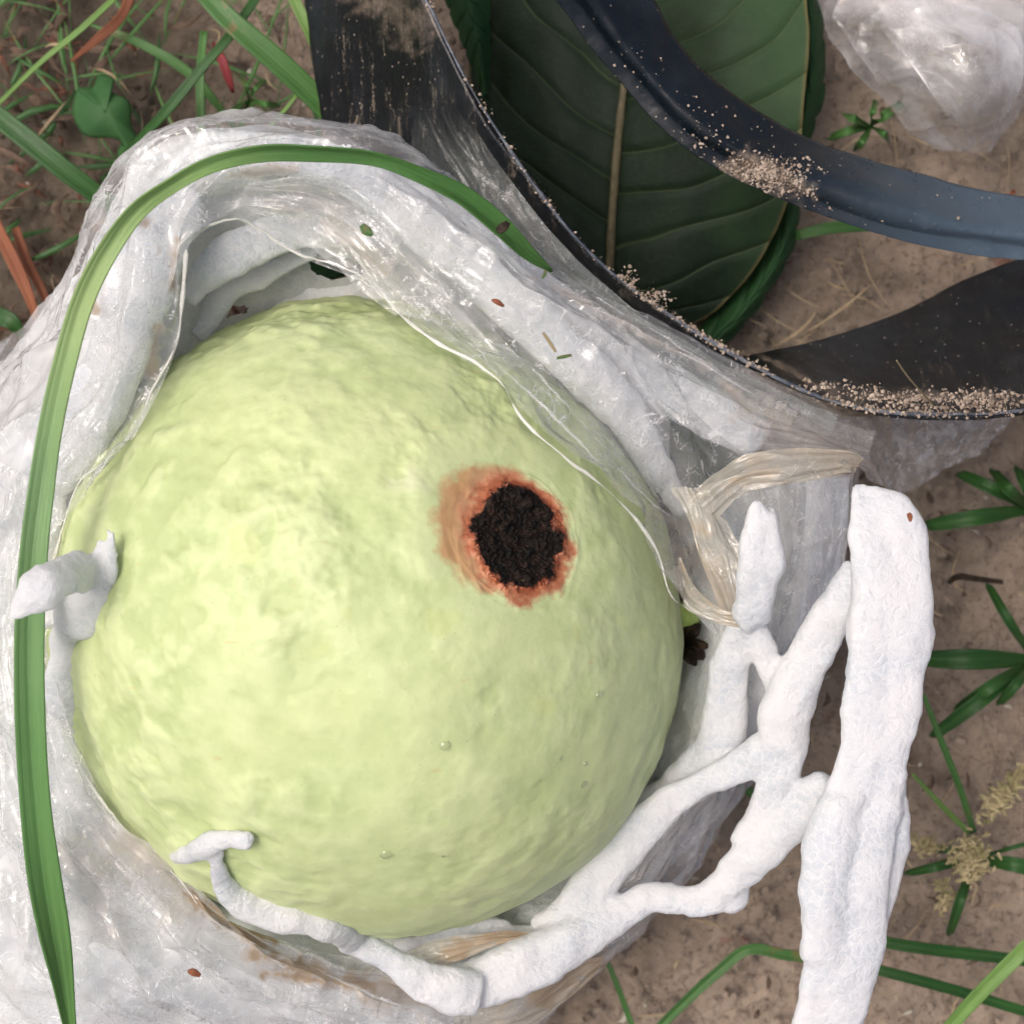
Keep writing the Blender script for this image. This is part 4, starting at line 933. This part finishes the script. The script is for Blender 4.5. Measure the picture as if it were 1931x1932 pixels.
# ------------------------------------------------------------------ long hero grass blade
M_HERO = mat_grass("grass_hero", (.11, .24, .07), (.20, .35, .13), stripes=12, along=[(0, (.06, .19, .035)), (.22, (.07, .20, .045)), (.30, (.28, .45, .14)), (.42, (.40, .54, .22)), (.55, (.24, .40, .18)), (.75, (.13, .29, .09)), (1, (.10, .24, .05))])
M_G_D = mat_grass("grass_dark", (.018, .075, .014), (.04, .12, .025), stripes=8)
M_G_M = mat_grass("grass_mid", (.045, .14, .03), (.085, .20, .05), stripes=8, dead=(.22, .16, .07))
M_G_L = mat_grass("grass_light", (.12, .25, .05), (.20, .34, .09), stripes=8)
M_G_Y = mat_grass("grass_straw", (.28, .22, .11), (.42, .35, .20), stripes=6, rough=.7)
M_G_R = mat_grass("grass_rust", (.20, .065, .03), (.32, .12, .06), stripes=6, rough=.7)
M_G_C = mat_grass("leaf_crimson", (.20, .02, .03), (.32, .06, .06), stripes=5, rough=.6)
hero = [(1040, 512, 7.3, 3), (1000, 480, 7.7, 12), (940, 428, 8.2, 20), (860, 368, 8.6, 19), (780, 325, 8.9, 14), (700, 295, 9.1, 11), (600, 284, 9.3, 11), (500, 285, 9.4, 13), (400, 310, 9.5, 14), (320, 350, 9.6, 12), (255, 400, 9.7, 15), (200, 480, 9.7, 19), (158, 570, 9.6, 21), (128, 680, 9.5, 23), (102, 800, 9.3, 24), (82, 920, 9.1, 25), (66, 1050, 9.0, 26), (58, 1200, 8.8, 27), (60, 1350, 8.6, 28), (70, 1500, 8.3, 29), (84, 1640, 8.0, 30), (100, 1750, 7.7, 26), (117, 1850, 7.4, 17), (134, 1950, 7.1, 10), (150, 2050, 6.7, 4)]
o = blade("wild_grass", hero, M_HERO, vf=.5, twist=[0, .3, -.3, -.5, .2, .8, 1.0, .8, .4, .7, .6, .3, .1, -.1, -.15, 0, .1, .15, .1, 0, .2, .45, .6, .4, .2], nv=17, thick=.025, step=.08)
tag(o, "long pale green grass blade arching across the bag down the whole left side", "grass")

# ------------------------------------------------------------------ grass on the ground
GRP = "grass blades on the soil"
def gb_(label, path, mat, **k):
    o = blade("wild_grass", path, mat, **k); return tag(o, label, "grass", GRP)
gb_("broad green grass blade slanting from the top edge to the black strip", [(360, -40, 2.6, 16), (430, 35, 2.7, 20), (510, 105, 2.6, 22), (580, 170, 2.4, 22), (660, 250, 2.1, 20), (720, 320, 1.8, 10)], M_G_M)
gb_("bright upright grass blade beside the black strip at the top", [(535, -40, 2.4, 9), (575, 40, 2.4, 11), (605, 110, 2.2, 9), (615, 150, 2.0, 3)], M_G_L)
gb_("dark wide grass blade coming in from the left edge to the bag", [(-40, 190, 2.2, 18), (60, 270, 2.3, 20), (140, 335, 2.2, 19), (230, 400, 1.9, 16), (300, 450, 1.6, 8)], M_G_D)
gb_("dark narrow grass blade crossing the bare soil diagonally, top left", [(520, -60, 2.0, 8), (440, 60, 2.2, 9), (380, 130, 2.2, 9), (310, 215, 2.0, 10), (235, 290, 1.4, 4)], M_G_D)
gb_("rust red dry grass blade near the top edge", [(262, -40, 1.4, 10), (230, 30, 1.5, 9), (190, 70, 1.5, 9), (138, 118, 1.3, 3)], M_G_R, wav=.3)
gb_("thin pale grass stem running to the top left corner", [(245, -30, 1.9, 5), (160, 50, 2.0, 6), (70, 125, 1.8, 5), (-20, 215, 1.5, 4)], M_G_L)
gb_("faded grass blade half buried beside the lobed weed", [(200, 55, 1.0, 7), (290, 95, 1.1, 9), (370, 150, 1.0, 9), (450, 250, .7, 5)], M_G_M)
gb_("short straight blade meeting the bag near its top", [(385, 60, 1.3, 7), (378, 150, 1.4, 8), (380, 240, 1.3, 8), (372, 320, 1.0, 5)], M_G_M)
gb_("yellow green thin blade at the top rim of the bag", [(575, 160, 1.8, 3), (540, 205, 1.8, 4), (500, 250, 1.6, 4), (470, 290, 1.3, 3)], M_G_L)
gb_("dark blade tip next to the strip and the bag", [(592, 190, 1.4, 5), (600, 240, 1.4, 5), (605, 285, 1.2, 4)], M_G_D)
gb_("rust brown dead blade at the left edge", [(-10, 420, 1.0, 12), (30, 500, 1.1, 13), (60, 570, 1.1, 9), (80, 640, .8, 4)], M_G_R)
gb_("second rust brown dead blade, beside the first at the left edge", [(30, 430, .7, 8), (55, 500, .8, 9), (85, 560, .8, 7), (92, 620, .6, 3)], M_G_R)
gb_("crimson curled leaf on the soil under the wide blade", [(405, 85, 1.0, 4), (420, 115, 1.2, 8), (432, 150, 1.1, 7), (440, 175, .9, 3)], M_G_C, wav=.3)
gb_("small green leaf at the left edge below the rust blades", [(-30, 590, 1.0, 14), (20, 605, 1.2, 16), (45, 640, 1.0, 4)], M_G_D)
gb_("light green blade crossing the lower right corner", [(2010, 1715, 3.2, 15), (1920, 1800, 3.2, 15), (1840, 1880, 3.0, 14), (1760, 1970, 2.6, 12)], M_G_L)
gb_("dark green stem running right from behind the hanging foam band", [(1600, 1765, 1.3, 10), (1720, 1785, 1.4, 11), (1840, 1800, 1.3, 11), (1990, 1818, 1.2, 10)], M_G_D, vf=.5)
gb_("lower dark green stem under the light green blade", [(1600, 1815, 1.5, 9), (1700, 1840, 1.6, 10), (1810, 1870, 1.5, 10), (1990, 1925, 1.2, 9)], M_G_D, vf=.5)
gb_("bent green stem leaving the left side of the hanging foam band", [(1560, 1810, 1.5, 10), (1480, 1800, 1.6, 10), (1410, 1790, 1.6, 10), (1350, 1835, 1.5, 10), (1290, 1890, 1.4, 9), (1210, 1970, 1.2, 8)], M_G_M, vf=.5)
gb_("thin green blade on soil right of the bag corner", [(1130, 1780, 1.4, 4), (1160, 1850, 1.5, 5), (1190, 1930, 1.3, 5), (1215, 2000, 1.1, 4)], M_G_M)
gb_("thin blade leaning from the seed head up to the foam band", [(1835, 1570, 1.2, 6), (1810, 1490, 1.8, 6), (1775, 1400, 2.2, 6), (1740, 1310, 2.4, 4)], M_G_M)
gb_("short thin blade left of the leaning one, tip up", [(1828, 1572, 1.2, 5), (1780, 1525, 1.7, 5), (1720, 1460, 2.0, 3)], M_G_L)
gb_("small shaded blade seen through the foam net gap", [(1360, 1440, 1.2, 8), (1400, 1480, 1.3, 9), (1450, 1530, 1.1, 6)], M_G_M)
gb_("short dead blade under the upper black strip", [(1500, 445, 1.0, 9), (1570, 430, 1.1, 11), (1650, 430, .9, 6)], M_G_M)
gb_("orange dry blade below the clear bag on the right", [(1850, 400, 1.0, 7), (1880, 395, 1.2, 8), (1912, 360, 1.0, 4)], M_G_R)

gb_("wide dark blade added on the soil to darken the gap beside the yellowed film", [(1200, 760, .8, 40), (1280, 820, 1.2, 60), (1340, 900, 1.3, 60), (1400, 990, .9, 30)], M_G_D)  # added blade, its dark colour stands in for shade inside the gap
gb_("dark green blade on the soil, seen through the slits of the foam", [(400, 560, .9, 22), (500, 530, 1.2, 34), (600, 500, 1.3, 36), (720, 470, 1.0, 24)], M_G_D)
# spreading crabgrass on the right
def tuft(label, c, tips, mat, name="crabgrass", z=1.2):
    t = thing(name, label, "weed", (c[0], c[1], .1), "small weeds on the soil")
    for k, (u, v, wd) in enumerate(tips):
        m_ = ((c[0] + u) / 2 + rng.normal() * 3, (c[1] + v) / 2 + rng.normal() * 3)
        blade("leaf", [(c[0], c[1], .6, wd * .5), (*m_, z + .3 + .1 * (k % 3), wd), (u * .85 + m_[0] * .15, v * .85 + m_[1] * .15, z, wd * .75), (u, v, z - .3, 1.5)], mat, t, vf=.35, step=.08, seed=k)
    return t
tuft("dark green crabgrass tuft at the right edge below the plastic strip", (1945, 960), [(1745, 992, 15), (1805, 892, 12), (1868, 885, 11), (1915, 880, 10), (1990, 1040, 12)], M_G_D)
tuft("crabgrass at the right edge with a wide blade pointing to the foam band", (1950, 1245), [(1735, 1243, 19), (1755, 1390, 14), (1800, 1340, 12), (1880, 1330, 10), (1860, 1100, 9)], M_G_D)
sh = tuft("small weed with a pale seed head on the bare soil, lower right", (1835, 1620), [(1985, 1650, 14), (1705, 1648, 9), (1788, 1765, 10), (1750, 1600, 7), (1975, 1580, 4)], M_G_D, "seeding_weed", 1.0)
tuft("low green weed under the clear bag, upper right", (1640, 240), [(1560, 262, 8), (1590, 215, 8), (1700, 195, 9), (1675, 265, 7), (1610, 285, 7), (1650, 190, 6)], M_G_M)
tuft("sparse weed on the soil near the top between blades", (470, 190), [(420, 230, 6), (445, 262, 5), (500, 255, 5), (530, 200, 6), (500, 150, 5), (455, 140, 4)], M_G_M)
M_SEED = mat_plain("seed_head", (.22, .20, .09), (.46, .38, .22), .8, 3)
def seed_spike(c, n_, sx, sy, rot=0, z=1.9):
    pts, sz, st = [], [], []
    for _ in range(n_):
        x, y = rng.normal() * sx, rng.normal() * sy
        x, y = x * math.cos(rot) - y * math.sin(rot), x * math.sin(rot) + y * math.cos(rot)
        pts.append(P((c[0] + x, c[1] + y, z + rng.random() * .5))); sz.append(.018 + .022 * rng.random()); st.append(1.8 + 1.6 * rng.random())
    grains("seed_cluster", pts, sz, M_SEED, stretch=np.array(st), parent=sh, flat=.8)
seed_spike((1832, 1618), 260, 17, 19)
seed_spike((1750, 1595), 90, 16, 8, .4, 1.2)
seed_spike((1895, 1495), 200, 38, 9, -.85, 1.5)
seed_spike((1780, 1690), 60, 8, 18, 0, 1.0)

# lobed weed, upper left
M_WEED = mat_plain('weed_green', (.030, .095, .028), (.05, .13, .042), .6, 1.2, .3)
wd = thing("lobed_weed", "lobed green weed leaf lying on the brown soil, upper left", "weed", (205, 220, .3), "small weeds on the soil")
def poly_leaf(name, pts, z, parent, mat):
    p = np.asarray(pts, float); c = p.mean(0)
    per = uspline(p, 90, True)
    rr = np.linspace(.02, 1, 12)
    g = np.zeros((90, 12, 3))
    for j, r_ in enumerate(rr):
        g[:, j, :2] = c + (per - c) * r_; g[:, j, 2] = z - .25 * r_ ** 2
    gg = P(g); gg[..., 2] += fbm(gg * 1.1, 2) * .05
    return sheet(name, gg, mat, parent, thick=.03, closed_u=False)
poly_leaf("leaf", [(148, 168), (175, 165), (188, 142), (215, 150), (208, 172), (243, 192), (247, 235), (258, 262), (248, 290), (222, 262), (170, 258), (148, 240), (138, 205)], 1.5, wd, M_WEED)
poly_leaf("leaf", [(240, 262), (268, 268), (275, 298), (262, 315), (235, 312), (222, 290)], 1.2, wd, M_WEED)

# ------------------------------------------------------------------ crumpled clear bag, upper right
M_FILM_B = mat_film("film_milky", base=.06, var=.42, tint=(.90, .91, .94), dirt=.0, glint=.25, crump=.3, aniso=(3, 3), gloss=.16, bump=.2)
bag2 = thing("crumpled_bag", "crumpled clear plastic bag lying on the soil in the upper right corner", "plastic bag", (1780, 60, .3))
def crump(rows, amp, seed, mat=M_FILM_B, nu=260, nv=220):
    q = loft(rows, nu, nv); g = P(q); n_ = normals(g)
    d = ridged(g * .42 + seed, 2, .4) * amp + ridged(np.stack([g[..., 0] * .5 + g[..., 1] * .9, g[..., 1] * .3 - g[..., 0] * .2, g[..., 2] * 0 + seed], -1) * 1.2, 2, .4) * amp * .45 + fbm(g * 1.0 + seed, 2) * amp * .12
    return g + n_ * d[..., None]
rowsb = [[(1500, -60, 1.6), (1570, 30, 2.0), (1640, 125, 2.2), (1720, 215, 2.0), (1780, 270, 1.4)], [(1640, -60, 2.8), (1690, 30, 3.2), (1730, 120, 3.2), (1775, 200, 2.8), (1800, 272, 1.6)], [(1830, -60, 3.4), (1850, 30, 3.8), (1850, 120, 3.6), (1840, 205, 3.0), (1828, 274, 1.7)], [(2040, -60, 2.4), (2010, 40, 2.6), (1960, 130, 2.4), (1910, 205, 2.0), (1848, 268, 1.4)]]
o = sheet("bag_top", crump(rowsb, .42, 2), M_FILM_B, bag2)
rowsb2 = [[(a, b, c * .45) for a, b, c in r] for r in rowsb]
sheet("bag_underside", crump(rowsb2, .25, 9), M_FILM_B, bag2)
rowsc = [[(1650, 30, 3.3), (1740, 120, 3.9), (1800, 190, 3.6), (1830, 250, 2.2)], [(1720, 0, 4.0), (1790, 90, 4.4), (1840, 170, 4.0), (1850, 245, 2.4)], [(1900, 60, 3.9), (1900, 110, 4.0), (1890, 170, 3.6), (1860, 240, 2.2)]]
sheet("bag_fold", crump(rowsc, .35, 5, nu=160, nv=140), M_FILM_B, bag2)

# ------------------------------------------------------------------ litter
M_LIT = [mat_plain("litter_tan", (.30, .22, .13), (.44, .35, .22), .9), mat_plain("litter_brown", (.07, .048, .034), (.15, .105, .075), .9), mat_plain("litter_rust", (.08, .035, .022), (.17, .075, .05), .9), mat_plain("litter_pale", (.38, .36, .28), (.55, .52, .42), .85)]
def slivers(name, n_, mat, label, region, lr, wr, zmax=.5, curl=.2):
    V_, F_ = [], []
    for k in range(n_):
        u, v = region()
        p = P((u, v, .1)); a = rng.random() * 6.28; L = rng.uniform(*lr); w_ = rng.uniform(*wr)
        z0 = .05 + rng.random() * zmax
        d = np.array([math.cos(a), math.sin(a)]); q = np.array([-d[1], d[0]])
        base = len(V_)
        bend = rng.normal() * curl
        for j, t in enumerate(np.linspace(-1, 1, 5)):
            c = p[:2] + d * t * L / 2 + q * bend * L * t * t
            ww = w_ * (1 - t * t * .85) / 2
            zz_ = z0 + .12 * math.cos(t * 1.5)
            V_ += [(*(c - q * ww), zz_), (*c, zz_ + w_ * .35), (*(c + q * ww), zz_)]
        for j in range(4):
            b = base + j * 3
            F_ += [(b, b + 1, b + 4, b + 3), (b + 1, b + 2, b + 5, b + 4)]
    o = raw_mesh(name, V_, F_, mat)
    return tag(o, label, name.replace('_', ' '), kind='stuff')
allr = lambda: (rng.uniform(-300, 2250), rng.uniform(-300, 2250))
left = lambda: (abs(rng.normal()) * 200 - 20, rng.uniform(-30, 720))
topl = lambda: (rng.uniform(-20, 640), abs(rng.normal()) * 200 - 20)
right = lambda: (rng.uniform(1380, 1980), rng.uniform(240, 720))
slivers("straw_litter", 460, M_LIT[0], "short dry straw bits scattered over the soil", allr, (.25, 1.3), (.02, .06))
slivers("leaf_litter", 380, M_LIT[1], "dark brown plant crumbs scattered over the soil", allr, (.08, .4), (.04, .13), .2)
slivers("rusty_litter", 70, M_LIT[2], "rust red dead blades and scraps on the left soil", left, (.2, .8), (.04, .10), .3)
slivers("pale_litter", 130, M_LIT[3], "pale chaff flecks on the soil", allr, (.08, .3), (.04, .09), .3)
slivers("dark_litter", 90, M_LIT[1], "dark rotting scraps on the left soil", left, (.2, 1.0), (.06, .22), .35)
slivers("green_sprouts", 48, M_G_M, "small green sprouts among the litter, upper left", topl, (.7, 2.6), (.03, .09), .6, .04)
slivers("fine_sprouts", 26, M_G_D, "fine dark green sprouts on the left soil", left, (.6, 2.2), (.05, .14), .6, .06)
slivers("dry_roots", 34, M_LIT[0], "dry roots and straw around the clear bag", right, (.5, 2.0), (.02, .06), .4, .12)
pts, sz = [], []
for _ in range(8000):
    u, v = allr(); pts.append(P((u, v, .02 + .12 * rng.random()))); sz.append(.02 + .09 * rng.random() ** 3)
tag(grains("soil_crumbs", pts, sz, M_SOIL, flat=.7), "small crumbs of brown soil on the ground", "soil crumbs")

# ------------------------------------------------------------------ small things on the fruit and the bag
M_DROP = mat_water()
def dome(name, u, v, r, mat, label, cat, group=None, z=None, h=.5):
    zc = float(fruit_z(u, v, .05)) if z is None else z
    c = P((u, v, zc)); n_ = (c - GC) / np.linalg.norm(c - GC) if z is None else np.array([0, 0, 1.0])
    a = np.cross(n_, [0, 1, .1]); a /= np.linalg.norm(a); b = np.cross(n_, a)
    R_, S_ = np.meshgrid(np.linspace(.02, math.pi / 2, 8), np.linspace(0, 2 * math.pi, 20), indexing='ij')
    g = c + (a * np.cos(S_)[..., None] * (1 + .1 * np.cos(2 * S_))[..., None] + b * np.sin(S_)[..., None]) * np.sin(R_)[..., None] * r + n_ * (np.cos(R_) * r * h)[..., None]
    return tag(sheet(name, g, mat, None), label, cat, group)
for u, v, r, lab in [(728, 1612, .085, "largest water droplet, low on the guava towards the torn foam tuft"), (840, 1407, .075, "water droplet on the guava straight below the rot spot"), (1100, 1478, .085, "water droplet near the guava's lower right edge"),
                     (838, 1612, .05, "tiny droplet right of the largest one low on the guava"), (1130, 1310, .06, "droplet on the smooth right side of the guava"), (1105, 1440, .045, "tiny droplet just above the one at the lower right edge"), (1058, 1430, .04, "tiny droplet on the guava left of the lower right pair")]:
    dome("water_droplet", u, v, r, M_DROP, lab, "water droplet", "water droplets on the guava")
def snip(label, path, mat=M_G_M, name="grass_clipping", cat="grass clipping"):
    return tag(blade(name, path, mat, vf=.3, step=.03, nv=5), label, cat, "scraps on the bag")
snip("green leaf scrap on the bag film above the guava", [(682, 425, 8.5, 5), (692, 436, 8.5, 9), (703, 444, 8.5, 2)])
snip("thin green clipping on the film over the upper right foam band", [(1050, 676, 8.0, 2), (1063, 673, 8.0, 3), (1078, 670, 8.0, 2)])
snip("tiny green clipping near the tip of the long blade", [(1022, 525, 7.9, 2), (1027, 518, 7.9, 3), (1029, 510, 7.9, 2)])
snip("dark crumb on the grey film beside the long blade", [(938, 436, 8.7, 5), (948, 430, 8.75, 9), (958, 420, 8.7, 5)], M_CALYX, "dark_crumb", "crumb")
snip("brown scrap on the film over the foam band", [(928, 566, 8.2, 2), (938, 570, 8.25, 5), (950, 578, 8.2, 2)], M_G_R, "brown_scrap", "scrap")
snip("thin brown fibre on the film right of the brown scrap", [(1024, 628, 8.0, 2), (1036, 645, 8.0, 3), (1048, 664, 8.0, 2)], M_G_Y, "dry_fibre", "fibre")
snip("reddish speck near the top of the hanging foam band", [(1712, 968, 8.6, 3), (1715, 974, 8.6, 5), (1716, 984, 8.6, 2)], M_G_R, "red_speck", "speck")
snip("red brown crumb on the lower left film", [(356, 1632 + 200, 7.6, 3), (366, 1834, 7.65, 7), (378, 1840, 7.6, 3)], M_G_R, "brown_scrap", "scrap")
snip("pale straw standing on the soil-caked rim of the black strip", [(1690, 680, 8.2, 1.2), (1715, 715, 7.6, 1.4), (1760, 765, 6.0, 1.4)], M_G_Y, "dry_straw", "straw")
tag(blade("dry_twig", [(1788, 1100, .8, 4), (1805, 1088, 1.0, 6), (1840, 1092, .9, 5), (1890, 1098, .7, 4)], M_CALYX, vf=.4, step=.05), "dark curled twig on the soil right of the foam band", "twig")

for o in list(bpy.data.objects):
    if '_o' in o: del o['_o']
